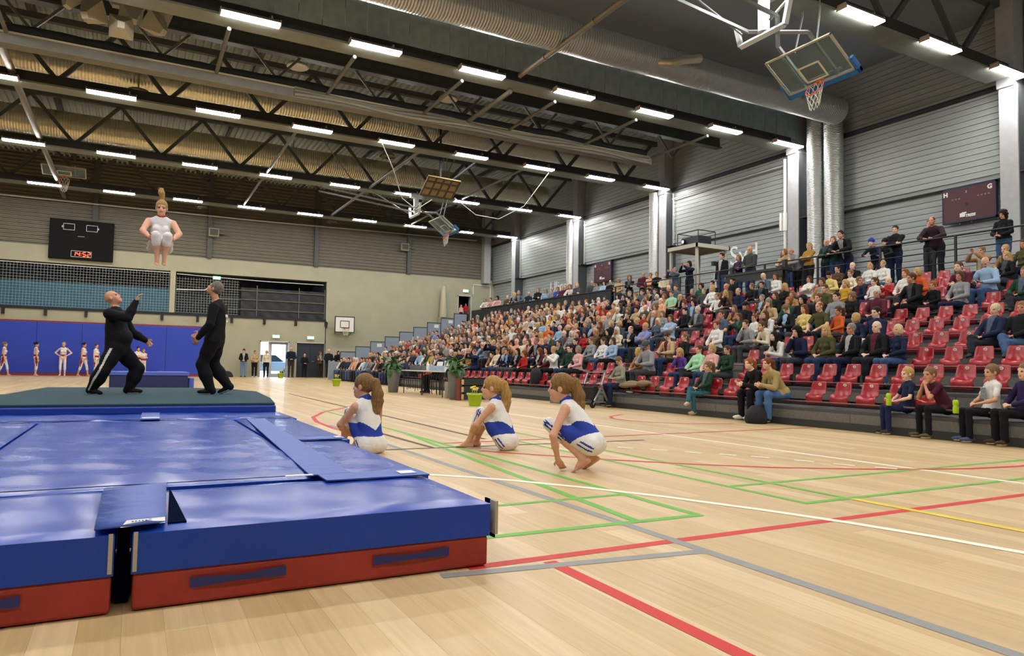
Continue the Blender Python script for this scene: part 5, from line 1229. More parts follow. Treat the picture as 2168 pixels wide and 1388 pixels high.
def variant(key):
    if key in VAR: return VAR[key]
    kind, sx, *o = key.split('|'); top = o[0] if o else 'long'; B = {'m': BODY, 'f': FEM, 'k': KID, 'g': GYM}[sx]
    D = {'lap': lambda: seated(-.06, .1), 'lap2': lambda: seated(-.1, -.35, fy=.50), 'lean': lambda: seated(.55, .1, .1, hands='elbows', knees=.15), 'cross': lambda: seated(-.1, .2, hands='cross'), 'clap': lambda: seated(0, .1, hands='clap'),
         'chin': lambda: seated(.22, .25, hands='chin'), 'legs': lambda: seated(-.22, .1, hands='lap', cross=True), 'phone': lambda: seated(0, 0, .05, hands='phone'), 'chin2': lambda: seated(.50, .35, .05, hands='chin2', knees=.16), 'book': lambda: seated(.12, 0, -.7, hands='book'),
         'knees': lambda: seated(.1, -.2, hands='knees', knees=.14), 'away': lambda: seated(0, 1.2), 'turn': lambda: seated(-.05, -.9),
         's_hang': lambda: standing(0, .1), 's_cross': lambda: standing(-.03, .2, hands='cross'), 's_front': lambda: standing(0, 0, -.25, hands='front'), 's_rail': lambda: standing(.45, .1, .05, hands='rail'), 's_chin': lambda: standing(.2, .2, hands='chin'), 's_phone': lambda: standing(0, 0, hands='phone'),
         'g_hang': lambda: standing(-.03, -.5), 'g_hips': lambda: standing(-.04, .1, hands='hips'), 'g_walk': lambda: standing(0, -.3, walk=.20), 'g_cross': lambda: standing(-.03, .1, hands='cross')}
    J = D[kind](); g = sx == 'g'
    F, RH = figure(J, B, top='tank' if g else top, legs='capri' if g else 'long', feet='bare' if g else 'shoe', loose=.004 if g else (.016 if top == 'long' else .010), collar=ACC if g else True)
    V, Q, T, fc = F.mesh(.0125)
    if g: T = np.where((T == TOP) & (fc[:, 2] > 1.00) & (fc[:, 2] < 1.10), ACC, T); T = np.where((T == LEG) & (np.abs(fc[:, 0]) > .155) & (fc[:, 2] > .5), ACC, T)
    elif top == 'long':
        P, up, fw = F.torso; q = fc-P; rt = np.cross(fw, up); u = q@up; w = .02+.14*np.clip(u-.08, 0, .5)
        T = np.where((T == TOP) & (np.abs(q@rt) < w) & (q@fw > .05) & (u > .02), INNER, T)
    VAR[key] = (np_mesh('person', V, Q, T, PMATS), head_xf(J, RH, B['head']), V, Q, T)
    return VAR[key]
def crowd_person(key, hkind, loc, rz, scale, label, group, top, hair, leg=None, shoe=None, skin=None, rn=random, name='person', acc='#d9d6cf', hat=None, cat='person', inner=None):
    me, HX, *_ = variant(key)
    o = put(name, me, None, loc, (0, 0, rz)); o.scale = (scale,)*3; tag(o, label, cat, group)
    colour(o, top, hair, leg or rn.choice(LEGC), shoe or rn.choice(['#1a1a1c', '#d9d6d0', '#4a3a2e', '#2a2c33']), skin or rn.choice(SKINS), acc, inner or (rn.choice(['grey', 'black', 'slate', 'maroon', 'dark grey', 'light blue', '#a9a7a0']) if rn.random() < .45 and top in ('black', 'navy', 'dark grey', 'olive', 'brown', 'beige', 'dark green', 'slate', 'tan') else None))
    if hkind and hkind != 'bald':
        h = put('hair', hair_mesh(hkind, .012), o); h.matrix_local = HX; h['col_hair'] = o['col_hair']
    if hat:
        h = put('hat', hair_mesh(hat[0], .012), o); h.matrix_local = HX; h['col_hair'] = list(S(hat[1])[:3])
    return o
# ------------------------------------------------------------------ the gymnasts and coaches in the middle of the hall
def stripes(J, B, bands, sides=(-1, 1)):
    P, N = np.asarray(J['P'], float), np.asarray(J['N'], float); up = nrm(N-P); tf = np.asarray(J['tf'], float); fw = nrm(tf-up*(tf@up)); rt = np.cross(fw, up)
    def f(fc, T):
        for s in sides:
            hip = P+rt*s*B['hw']-up*.02; K = np.asarray(J['KL' if s < 0 else 'KR'], float); An = np.asarray(J['AL' if s < 0 else 'AR'], float)
            for (a, b) in ((hip, K), (K, An)):
                ax = nrm(b-a); q = fc-a; h = (q@ax)/float(np.linalg.norm(b-a)); rad = q-np.outer(q@ax, ax); out = rt*s-ax*(rt@ax)*s; out = nrm(out); c = np.cross(ax, out)
                ang = np.arctan2(rad@c, rad@out); near = (np.linalg.norm(rad, axis=1) < .125) & (h > -.12) & (h < 1.08)
                m = np.zeros(len(fc), bool)
                for (u, v) in bands: m |= (ang > u) & (ang < v)
                T = np.where((T == LEG) & near & m, ACC, T)
        return T
    return f
def girl_paint(J, B):
    P, N = np.asarray(J['P'], float), np.asarray(J['N'], float); up = nrm(N-P); tf = np.asarray(J['tf'], float); fw = nrm(tf-up*(tf@up)); rt = np.cross(fw, up); st = stripes(J, B, ((-.42, -.22), (.05, .25)))
    def f(fc, T):
        T = np.where((T == TOP) & ((fc-P)@up < .03), LEG, T); T = st(fc, T); q = fc-P; x = np.abs(q@rt); u = q@up
        hi = .125+.85*x; lo = .045+.25*x
        return np.where((T == TOP) & (u < hi) & (u > lo), ACC, T)
    return f
def build_heroes():
    white = '#e6e4e2'
    # seated girls
    def sit(look, lean=.28):
        J = torso((0, 0, .105), lean, L=.46, look=look, pitch=.08)
        J.update(KL=(-.10, .30, .43), KR=(.10, .30, .43), AL=(-.09, .46, .075), AR=(.09, .46, .075), tL=(-.1, 1, 0), tR=(.1, 1, 0), WL=(-.09, .42, .20), WR=(.09, .42, .22), eL=(-1, -.1, -.3), eR=(1, -.1, -.3), hL=(.9, .35, -.2), hR=(-.9, .35, -.2), nL=(0, -1, 0), nR=(0, -1, 0), al=.93)
        return J
    J = sit(.55); B = dict(GYM, sw=.150, head=1.13)
    person('gymnast', J, B, 'seated girl in white with blue waistband, back to camera, nearest the mats', 'person', (2.16, 7.0, 0), .26, white, '#8a6a42', 'ponylong', white, white, '#d9a68a', .0085, girl_paint(J, B), .006, .93, top='tank', legs='capri', feet='bare', loose=.004, collar=ACC, brow=True)
    J = sit(.45, .34)
    person('gymnast', J, B, 'seated girl in white hugging knees, blonde ponytail, middle of three girls', 'person', (3.60, 6.80, 0), .62, white, '#b58f55', 'ponylong', white, white, '#d9a68a', .0085, girl_paint(J, B), .006, .93, top='tank', legs='capri', feet='bare', loose=.004, collar=ACC, brow=True)
    # crouching girl
    J = torso((0, -.02, .265), .62, L=.43, look=.30, pitch=.02); J['hu'] = np.array((0, 0, 1.))
    J.update(KL=(-.16, .36, .44), KR=(.14, .34, .36), AL=(-.12, .03, .13), AR=(.11, .02, .13), tL=(-.15, .85, -.5), tR=(.15, .85, -.5), WL=(-.18, .26, .12), WR=(.24, .12, .13), eL=(-1, .2, .2), eR=(1, -.1, .2), hL=(.5, -.2, -.8), hR=(.3, .6, -.7), nL=(1, 0, 0), nR=(-.3, 0, -1), al=.98)
    person('gymnast', J, B, 'crouching girl in white on her toes, ponytail, rightmost of three girls', 'person', (3.55, 5.15, 0), .60, white, '#8f6c42', 'ponylong', white, white, '#dba88e', .0085, girl_paint(J, B), .006, .92, top='tank', legs='capri', feet='bare', loose=.005, collar=ACC, brow=True)
    for o in bpy.data.objects:
        if o.name.startswith('gymnast'): o['col_acc'] = list(S('#2a3fa0')[:3]); o['group'] = 'girls in white and blue'
    # jumper in the air
    J = torso((0, 0, 0), .10, L=.43, look=-.1, pitch=-.12); J['H'] = J['H']+np.array((0, .01, .0))
    J.update(KL=(-.085, .38, .115), KR=(.085, .38, .115), AL=(-.055, .31, -.165), AR=(.05, .32, -.175), tL=(.1, .5, -.85), tR=(-.05, .6, -.8), WL=(-.17, .33, .09), WR=(.17, .33, .09), al=.84, eL=(-1, -.6, .1), eR=(1, -.6, .1), hL=(.75, .35, -.3), hR=(-.75, .35, -.3), nL=(.5, -.8, 0), nR=(-.5, -.8, 0))
    B2 = dict(GYM, sw=.175, hip=.175, thigh=.092, chest=.135, arm=.048); st = stripes(J, B2, ((-.15, .15),))
    def jp(fc, T): T = st(fc, T); return np.where((T == TOP) & (fc[:, 2] < .0), LEG, T)
    o, _ = person('jumping_gymnast', J, B2, 'gymnast in white with red collar tucked in mid-air', 'person', (.30, 12.2, 2.66), PI+.03, '#dcdce0', '#b6935a', 'uptail', '#e2e0e0', white, '#e0ac92', .0085, jp, .007, .98, top='tank', legs='capri', feet='bare', loose=.004, collar=ACC, brow=True)
    o['col_acc'] = list(S('#a8202f')[:3])
    # coaches
    J = torso((0, 0, .66), -.10, L=.56, look=0, pitch=.72); J['H'] = np.array((0, -.10, 1.405)); J['hu'] = np.array((0, -.6, .8))
    J.update(bag=.014, KR=(.24, -.08, .34), AR=(.20, -.24, .085), KL=(-.22, .20, .37), AL=(-.18, .11, .085), tR=(.25, .9, -.1), tL=(-.1, 1, 0), WR=(.17, .30, 1.34), eR=(.3, .4, -1), hR=(0, .35, 1), nR=(-.2, .9, -.3), WL=(-.26, .28, .80), eL=(-.6, -1, -.2), hL=(.1, .7, -.6), nL=(1, 0, 0))
    B3 = dict(BODY, sw=.205, chest=.165, waist=.165, hip=.175, belly=.035, arm=.064, thigh=.118, head=1.0)
    o, _ = person('coach', J, B3, 'bald coach in black tracksuit with white leg stripe, arm raised', 'person', (-.20, 11.9, .40), -PI/2+.34-.98+.5, '#15161b', '#8a6a50', 'bald', '#131419', '#121214', '#d79f82', .009, stripes(J, B3, ((-.16, .16),), (1,)), top='long', loose=.008, brow=True)
    o['col_acc'] = list(S('#d5d3cc')[:3]); o.rotation_euler[2] = math.atan2(-.90, -.30)-0.0; c1 = o
    o.rotation_euler[2] = -(PI/2+.42)
    J = torso((0, 0, .83), -.07, L=.555, look=0, pitch=.68); J['H'] = np.array((0, .03, 1.62)); J['hu'] = np.array((0, -.6, .8))
    J.update(bag=.016, KL=(-.12, .13, .45), AL=(-.11, .0, .085), KR=(.12, .05, .46), AR=(.13, -.18, .13), tL=(-.1, 1, 0), tR=(.1, .9, -.35), WL=(-.25, .15, .86), eL=(-.5, -1, 0), hL=(.1, .5, -.8), nL=(1, .2, 0), WR=(.2, .28, .95), eR=(.5, -1, 0), hR=(-.1, .7, -.5), nR=(-1, .2, 0))
    B4 = dict(BODY, sw=.195, chest=.152, waist=.140, hip=.168, arm=.060, thigh=.108)
    o, _ = person('coach', J, B4, 'grey-haired coach in black tracksuit looking up, hands lowered', 'person', (1.10, 11.75, .40), PI/2-.42, '#15161b', '#77736b', 'short', '#131419', '#15161a', '#cf9878', .009, None, .007, top='long', loose=.008, brow=True)
    # lettering blocks on the jacket back are too small to read: two pale marks
    k = MB(); k.box(-.05, .05, -.004, .0, -.02, .02); k.box(-.03, .03, -.004, 0, -.10, -.07); k.build('back_print', M_label, o, (0, -.165, 1.20), (-.07, 0, 0))
build_heroes()
# ------------------------------------------------------------------ the audience
# row, distance along the row, size, pose|build, hair, hair colour, top
CROWD = [
(2, 10.80, 0.78, 'lap|f', 'pony', 'brown', 'dark green'), (2, 11.23, 0.82, 'lap|f', 'bob', 'blonde', 'pink'), (2, 11.71, 0.82, 'legs|f', 'bun', 'brown', 'mint'), (2, 12.12, 0.73, 'chin|k', 'pony', 'blonde', 'purple'), 
(2, 13.29, 0.95, 'book|m', 'cap', 'brown', 'grey'), (2, 13.70, 0.76, 'turn|k', 'long', 'blonde', 'tan'), (2, 16.35, 0.88, 'lap|f', 'bob', 'grey', 'pink'), (2, 16.77, 0.92, 'lap|m', 'short', 'dark', 'dark green'), 
(3, 7.64, 0.81, 'lap|f', 'bob', 'platinum', 'navy'), (3, 8.04, 0.89, 'lap|m', 'ring', 'white', 'black'), (3, 8.55, 0.87, 'lap|m', 'short', 'grey', 'black'), (3, 9.09, 0.86, 'lap|f', 'long', 'blonde', 'olive'), 
(3, 9.63, 0.86, 'chin|m', 'curly', 'black', 'navy'), (3, 10.03, 0.83, 'lean|f', 'long', 'black', 'white'), (3, 13.03, 0.84, 'lap|f', 'pony', 'mouse', 'black'), (3, 13.54, 0.89, 'book|m', 'short', 'brown', 'beige'), 
(3, 15.91, 0.82, 'lap|f', 'long', 'brown', 'light blue'), (3, 16.37, 0.82, 'lap|f', 'pony', 'brown', 'white'), (3, 16.96, 0.86, 'lap|f', 'pony', 'mouse', 'grey'), (3, 17.78, 0.85, 'lap|m', 'short', 'dark', 'black'), 
(3, 18.70, 0.81, 'clap|f', 'pony', 'brown', 'dark green'), (4, 6.15, 0.86, 'legs|m', 'short', 'mouse', 'black'), (4, 6.57, 0.85, 'legs|m', 'short', 'platinum', 'navy'), (4, 8.63, 0.93, 'lap|m', 'short', 'dark', 'navy'), 
(4, 9.05, 0.83, 'turn|f', 'bob', 'blonde', 'navy'), (4, 11.15, 0.80, 'lean|k', 'short', 'brown', 'cream'), (4, 11.76, 0.83, 'chin|m', 'short', 'brown', 'grey'), (4, 12.83, 0.86, 'lap|f', 'bun', 'auburn', 'white'), 
(4, 15.59, 0.95, 'cross|m', 'short', 'blonde', 'lilac'), (4, 17.32, 0.84, 'lap|f', 'long', 'black', 'black'), (4, 18.52, 0.79, 'lap|f', 'long', 'black', 'red'), (4, 18.92, 0.81, 'lap|f', 'bob', 'brown', 'maroon'), 
(4, 19.32, 0.85, 'lap|f', 'bob', 'white', 'grey'), (4, 19.75, 0.88, 'lap|m', 'bald', 'white', 'brown'), (4, 20.66, 0.83, 'lap|m', 'short', 'brown', 'olive'), (5, 10.09, 0.75, 'lap|k', 'pony', 'brown', 'orange'), 
(5, 10.49, 0.90, 'knees|m|tee', 'thin', 'ginger', 'olive'), (5, 10.97, 0.88, 'lap|f', 'long', 'auburn', 'yellow'), (5, 11.38, 0.91, 'book|f', 'bun', 'mouse', 'black'), (5, 11.78, 0.84, 'lean|f', 'long', 'brown', 'white'), 
(5, 12.42, 0.71, 'lap|k', 'short', 'auburn', 'white'), (5, 12.89, 0.78, 'clap|f', 'long', 'brown', 'dark green'), (5, 13.52, 0.90, 'lap|m|tee', 'short', 'brown', 'slate'), (5, 15.51, 0.91, 'cross|f', 'bob', 'brown', 'light blue'), 
(5, 16.04, 0.83, 'lap|f', 'long', 'platinum', 'slate'), (5, 16.95, 0.88, 'phone|m', 'short', 'blonde', 'black'), (5, 17.86, 0.84, 'lap|f', 'bob', 'blonde', 'dark grey'), (5, 18.33, 0.87, 'lap|f', 'bob', 'blonde', 'black'), 
(5, 18.89, 0.86, 'clap|f', 'long', 'auburn', 'brown'), (5, 19.29, 0.89, 'lap|f', 'bun', 'dark', 'light blue'), (5, 19.75, 0.93, 'lap|m', 'short', 'grey', 'navy'), (5, 20.83, 0.86, 'lap|m', 'bald', 'brown', 'navy'), 
(5, 21.38, 0.86, 'lap|m', 'ring', 'white', 'light blue'), (6, 9.77, 0.88, 'lap|m', 'short', 'white', 'maroon'), (6, 10.38, 0.85, 'lap|f', 'curly', 'mouse', 'black'), (6, 10.78, 0.89, 'lap|m', 'short', 'dark', 'grey'), 
(6, 11.27, 0.90, 'lap|m', 'short', 'auburn', 'black'), (6, 11.72, 0.90, 'lap|m', 'curly', 'black', 'black'), (6, 12.12, 0.88, 'lap|f', 'bob', 'ginger', 'green'), (6, 12.62, 0.89, 'chin|f', 'beanie', 'grey', 'beige'), 
(6, 13.52, 0.85, 'lap|m', 'beanie', 'black', 'black'), (6, 13.91, 0.80, 'lap|f', 'long', 'mouse', 'tan'), (6, 15.31, 0.87, 'lap|m', 'short', 'white', 'dark grey'), (6, 15.84, 0.86, 'lap|m', 'short', 'black', 'black'), 
(6, 16.84, 0.83, 'lap|f', 'long', 'mouse', 'grey'), (6, 17.25, 0.87, 'lap|m', 'bald', 'ginger', 'brown'), (6, 17.75, 0.81, 'away|k', 'short', 'brown', 'red'), (6, 19.61, 0.97, 'lap|m', 'bald', 'ginger', 'grey'), 
(6, 21.68, 0.80, 'phone|f', 'bob', 'mouse', 'peach'), (6, 22.09, 0.85, 'lap|f', 'long', 'blonde', 'tan'), (6, 22.55, 0.92, 'lap|m', 'short', 'brown', 'navy'), (6, 23.16, 0.81, 'lap|f', 'short', 'black', 'navy'), 
(7, 7.33, 0.85, 'legs|m', 'short', 'mouse', 'dark green'), (7, 8.49, 0.88, 'lap|f', 'long', 'brown', 'grey'), (7, 9.05, 0.70, 'lap|k', 'bun', 'ginger', 'black'), (7, 9.45, 0.95, 'knees|m', 'short', 'brown', 'black'), 
(7, 11.75, 0.92, 'lap|m', 'short', 'brown', 'olive'), (7, 12.72, 0.83, 'lap|f', 'bob', 'mouse', 'tan'), (7, 13.28, 0.86, 'lap|f', 'long', 'brown', 'black'), (7, 13.73, 0.82, 'lap|f', 'short', 'grey', 'brown'), 
(7, 16.41, 0.90, 'lap|m', 'curly', 'dark', 'slate'), (7, 16.82, 0.87, 'lap|f', 'bun', 'auburn', 'maroon'), (7, 18.21, 0.90, 'lap|m', 'curly', 'mouse', 'tan'), (7, 18.70, 0.89, 'lap|m', 'bald', 'brown', 'dark grey'), 
(7, 21.09, 0.87, 'lap|f', 'long', 'auburn', 'peach'), (7, 21.49, 0.87, 'lap|m', 'bald', 'brown', 'tan'), (7, 21.89, 0.90, 'lap|m', 'short', 'dark', 'peach'), (7, 24.41, 0.86, 'lap|f', 'bun', 'dark', 'white'), 
(8, 8.37, 0.93, 'book|m', 'ring', 'brown', 'light blue'), (8, 8.77, 0.94, 'lean|m', 'short', 'brown', 'maroon'), (8, 9.81, 0.87, 'chin|f', 'bob', 'blonde', 'orange'), (8, 10.21, 0.89, 'lap|f', 'long', 'ginger', 'white'), 
(8, 10.61, 0.69, 'clap|k', 'short', 'platinum', 'red'), (8, 11.00, 0.74, 'lap|k', 'pony', 'brown', 'white'), (8, 11.40, 0.80, 'away|k', 'short', 'mouse', 'navy'), (8, 11.80, 0.77, 'lap|k', 'pony', 'blonde', 'mustard'), 
(8, 12.49, 0.92, 'lap|f', 'long', 'brown', 'tan'), (8, 13.70, 0.89, 'lap|f', 'long', 'blonde', 'black'), (8, 15.41, 0.91, 'lap|m', 'thin', 'grey', 'navy'), (8, 15.80, 0.88, 'chin|f', 'long', 'blonde', 'brown'), 
(8, 16.26, 0.81, 'lap|k', 'bun', 'mouse', 'white'), (8, 17.35, 0.82, 'lap|m', 'curly', 'dark', 'purple'), (8, 18.93, 0.88, 'lap|m', 'bald', 'ginger', 'peach'), (8, 19.81, 0.88, 'lap|f', 'bob', 'brown', 'white'), 
(8, 20.21, 0.94, 'lap|m', 'short', 'dark', 'navy'), (8, 20.69, 0.93, 'lap|m', 'thin', 'brown', 'olive'), (8, 21.65, 0.89, 'lap|m', 'short', 'ginger', 'tan'), (8, 22.28, 0.92, 'lap|m', 'ring', 'white', 'red'), 
(8, 22.90, 0.96, 'lap|m', 'short', 'brown', 'black'), (8, 23.30, 0.91, 'lap|f', 'bun', 'dark', 'navy'), (8, 23.70, 0.88, 'lap|f', 'long', 'mouse', 'dark green'), (8, 24.13, 0.68, 'lap|k', 'short', 'dark', 'white'), 
(8, 24.53, 0.89, 'lap|m', 'short', 'auburn', 'brown'), (8, 24.93, 0.83, 'lap|f', 'bun', 'brown', 'tan'), (9, 8.45, 0.83, 'lap|f', 'bun', 'blonde', 'black'), (9, 12.27, 0.86, 'lap|f', 'bun', 'mouse', 'cream'), 
(9, 12.86, 0.88, 'book|f', 'short', 'dark', 'yellow'), (9, 13.59, 0.84, 'cross|f', 'long', 'brown', 'white'), (9, 15.28, 0.84, 'lap|m', 'short', 'dark', 'black'), (9, 15.68, 0.83, 'lap|f', 'bun', 'mouse', 'black'), 
(9, 16.74, 0.93, 'lap|m', 'ring', 'grey', 'brown'), (9, 17.35, 0.93, 'lap|f', 'bob', 'blonde', 'white'), (9, 17.75, 0.86, 'lap|m', 'short', 'grey', 'dark grey'), (9, 18.31, 0.89, 'lap|f', 'short', 'grey', 'maroon'), 
(9, 18.89, 0.70, 'away|k', 'curly', 'blonde', 'black'), (9, 19.36, 0.91, 'lap|m|tee', 'short', 'brown', 'mint'), (9, 19.76, 0.85, 'lap|f', 'bob', 'mouse', 'tan'), (9, 20.16, 0.85, 'lap|f', 'bob', 'white', 'grey'), 
(9, 20.77, 0.88, 'lap|f', 'curly', 'mouse', 'pink'), (9, 22.24, 0.81, 'clap|f', 'long', 'dark', 'light blue'), (9, 25.84, 0.90, 'lap|f', 'long', 'mouse', 'white'), (10, 8.51, 0.89, 'lap|f', 'long', 'brown', 'olive'), 
(10, 8.90, 0.80, 'lap|k', 'short', 'blonde', 'tan'), (10, 9.39, 0.84, 'phone|m', 'short', 'mouse', 'tan'), (10, 11.91, 0.83, 'lap|f', 'short', 'blonde', 'white'), (10, 12.30, 0.82, 'lap|f', 'pony', 'blonde', 'white'), 
(10, 12.82, 0.90, 'lap|m', 'ring', 'brown', 'black'), (10, 13.30, 0.87, 'lap|f', 'bun', 'dark', 'brown'), (10, 15.50, 0.89, 'lap|f', 'long', 'brown', 'white'), (10, 15.89, 0.93, 'book|m', 'bald', 'brown', 'slate'), 
(10, 17.31, 0.92, 'lap|m', 'short', 'dark', 'black'), (10, 18.24, 0.92, 'lap|m', 'short', 'dark', 'black'), (10, 18.79, 0.88, 'lap|f', 'curly', 'dark', 'green'), (10, 20.10, 0.96, 'lap|m', 'short', 'brown', 'slate'), 
(10, 20.50, 0.98, 'lap|m', 'bald', 'ginger', 'black'), (10, 20.89, 0.87, 'lap|m', 'short', 'brown', 'black'), (10, 21.29, 0.92, 'lap|m', 'short', 'brown', 'black'), (10, 21.68, 0.98, 'lap|f', 'bun', 'dark', 'beige'), 
(10, 22.08, 0.94, 'lap|m', 'short', 'brown', 'slate'), (10, 22.47, 0.82, 'lap|k', 'short', 'mouse', 'tan'), (10, 22.87, 0.97, 'lap|m', 'short', 'grey', 'dark grey'), (10, 23.27, 0.86, 'lap|f', 'long', 'dark', 'black'), 
(10, 23.67, 0.89, 'lap|f', 'bob', 'black', 'white'), (10, 24.56, 0.89, 'lap|f', 'long', 'brown', 'pink'), (10, 25.04, 0.87, 'lap|f', 'bob', 'white', 'grey'), (10, 25.43, 0.86, 'lap|f', 'bun', 'dark', 'white'), 
(10, 25.98, 0.85, 'lap|m', 'short', 'ginger', 'olive'), (10, 26.51, 0.84, 'lap|f', 'bun', 'mouse', 'beige'), (10, 27.68, 0.94, 'lap|m', 'short', 'grey', 'navy'), (10, 28.28, 0.89, 'lap|f', 'bob', 'mouse', 'tan'), 
]
RN = random.Random(11)
HD = {'short': 'short', 'curly': 'curly', 'thin': 'thin', 'ring': 'receding', 'long': 'long', 'bob': 'bobbed', 'pony': 'ponytailed', 'bun': 'tied-up', 'bald': 'shaved'}
def face_z(y): return PI/2-.25+min(.75, max(0, (y-6)/30*.95))
def who(key, h, hc, top):
    k = {'k': 'child', 'm': 'man', 'f': 'woman'}[key.split('|')[1]]; g = top+' '+('T-shirt' if 'tee' in key else 'top')
    if h in ('beanie', 'cap'): return '%s in %s %s and %s' % (k, hc if h == 'beanie' else 'grey', {'beanie': 'beanie', 'cap': 'cap'}[h], g)
    if h == 'bald': return 'bald %s in %s' % (k, g)
    return '%s-haired %s in %s' % (HD[h]+' '+hc, k, g) if h not in ('pony', 'bun') else '%s %s %s in %s' % (HD[h], hc.replace('mouse', 'fair'), k, g)
def seat_person(n, y, sc, key, h, hc, top, label, group='seated spectators', **kw):
    x = 9.97+.845*(n-1); hat = None
    if h == 'beanie': hat = ('beanie', HAIRC[hc]); h = 'long'; hc = 'mouse'
    if h == 'cap': hat = ('cap', '#4f5a5e'); h = 'short'
    # keep the seat height of small people on the seat
    z = lv(n-1)+kw.pop('dz', .40-.415*sc)
    return crowd_person(key, h, (x, y, z), kw.pop('rz', face_z(y)+RN.uniform(-.14, .14)), sc, label, group, top, hc, rn=RN, hat=hat, **kw)
PX = 0
def cam_x(x, y, z):
    q = SC.camera.matrix_world.inverted() @ Vector((x, y, z)); return 1084+q.x/-q.z*1497.66, 694-q.y/-q.z*1497.66, -q.z
def build_audience():
    people = [list(r)+['listed'] for r in CROWD]
    # fill the far blocks of the stand
    rows = {n: [r[1] for r in people if r[0] == n] for n in range(1, 11)}
    hw = ['short']*8+['long']*6+['bob']*4+['pony']*3+['bun']*3+['ring']*2+['bald']*2+['thin']*2+['curly']*2
    hcw = ['brown']*6+['dark']*4+['mouse']*4+['blonde']*4+['grey']*3+['white']*2+['black']*2+['ginger', 'auburn']
    tw = ['black']*12+['navy']*7+['dark grey']*5+['grey']*4+['white']*5+['brown']*4+['beige']*3+['olive']*3+['tan']*2+['slate']*3+['maroon']*2+['red']*3+['light blue']*3+['pink']*2+['cream']*3+['dark green']*2+['orange', 'mustard', 'teal', 'peach', 'peach', 'lilac']
    ps = ['lap']*9+['lap2']*4+['clap']*2+['cross']*3+['chin']*2+['knees']*2+['lean', 'phone']
    for n in range(1, 11):
        y = 11.0+RN.uniform(0, .3)
        while y < (38.2 if n == 1 else 36.2):
            px, py, d = cam_x(fx(n)+.2, y, lv(n-1)+1.2)
            ok = px < 1372 and min([abs(y-q) for q in rows[n]]+[9]) > .38
            if n == 1: ok = ok and y > 27.2
            if n == 2 and px > 1180: ok = False
            if n <= 3 and px > 1250: ok = False
            dens = .93 if px < 1160 else .8
            if ok and RN.random() < dens:
                sx = RN.choice('mmffffmk'); h = RN.choice(hw)
                if sx != 'm' and h in ('ring', 'bald', 'thin'): h = 'long'
                if sx == 'm' and h in ('long', 'bob', 'pony', 'bun'): h = 'short'
                people.append([n, round(y, 2), {'m': .91, 'f': .875, 'k': .76}[sx]+RN.uniform(-.03, .03), RN.choice(ps)+'|'+sx, h, RN.choice(hcw), RN.choice(tw), 'fill']); rows[n].append(y)
            y += RN.uniform(.41, .51)
    people.sort(key=lambda r: cam_x(fx(r[0]), r[1], lv(r[0]))[2])
    near = [r for r in people if r[7] == 'listed']; fill = [r for r in people if r[7] == 'fill']; k = 235-len(near)
    indiv = near+fill[:k]; rest = fill[k:]
    for n in range(1, 11):
        rr = sorted([r for r in indiv if r[0] == n], key=lambda r: r[1])
        for i, r in enumerate(rr):
            lab = '%s, %s seat row, %s person from its near end' % (who(r[3], r[4], r[5].replace('mouse', 'fair'), r[6]), ORD[n], ordn(i+1))
            seat_person(*r[:7], lab)
    crowd_mass(rest)
    # seats: all free places of the near blocks, and the empty front row further on
    cnt = 0
    for n in range(1, 11):
        ph = SEAT_PHASE[n]; lst = []
        for i in range(-9, 60):
            y = ph+.469*i; px, py, d = cam_x(fx(n)+.3, y, lv(n-1)+.6)
            if px > 2200 or y > (26.5 if n == 1 else 20.5) or y < 3: continue
            if n > 1 and px < 1230: continue
            if n > 2 and px < 1380: continue
            lst.append(y)
        taken = rows[n]+(FRONT_Y if n == 1 else [])
        for i, y in enumerate(lst):
            if 2 <= n <= 5 and 11.35 < y < 12.25: continue
            if min([abs(y-q) for q in taken]+[9]) < (.24 if n > 2 else .16): continue
            if cnt >= 296: continue
            cnt += 1; add_seat(n, y, 'empty red plastic seat in the %s row, %s place from its near end' % (ORD[n], ordn(i+1)))
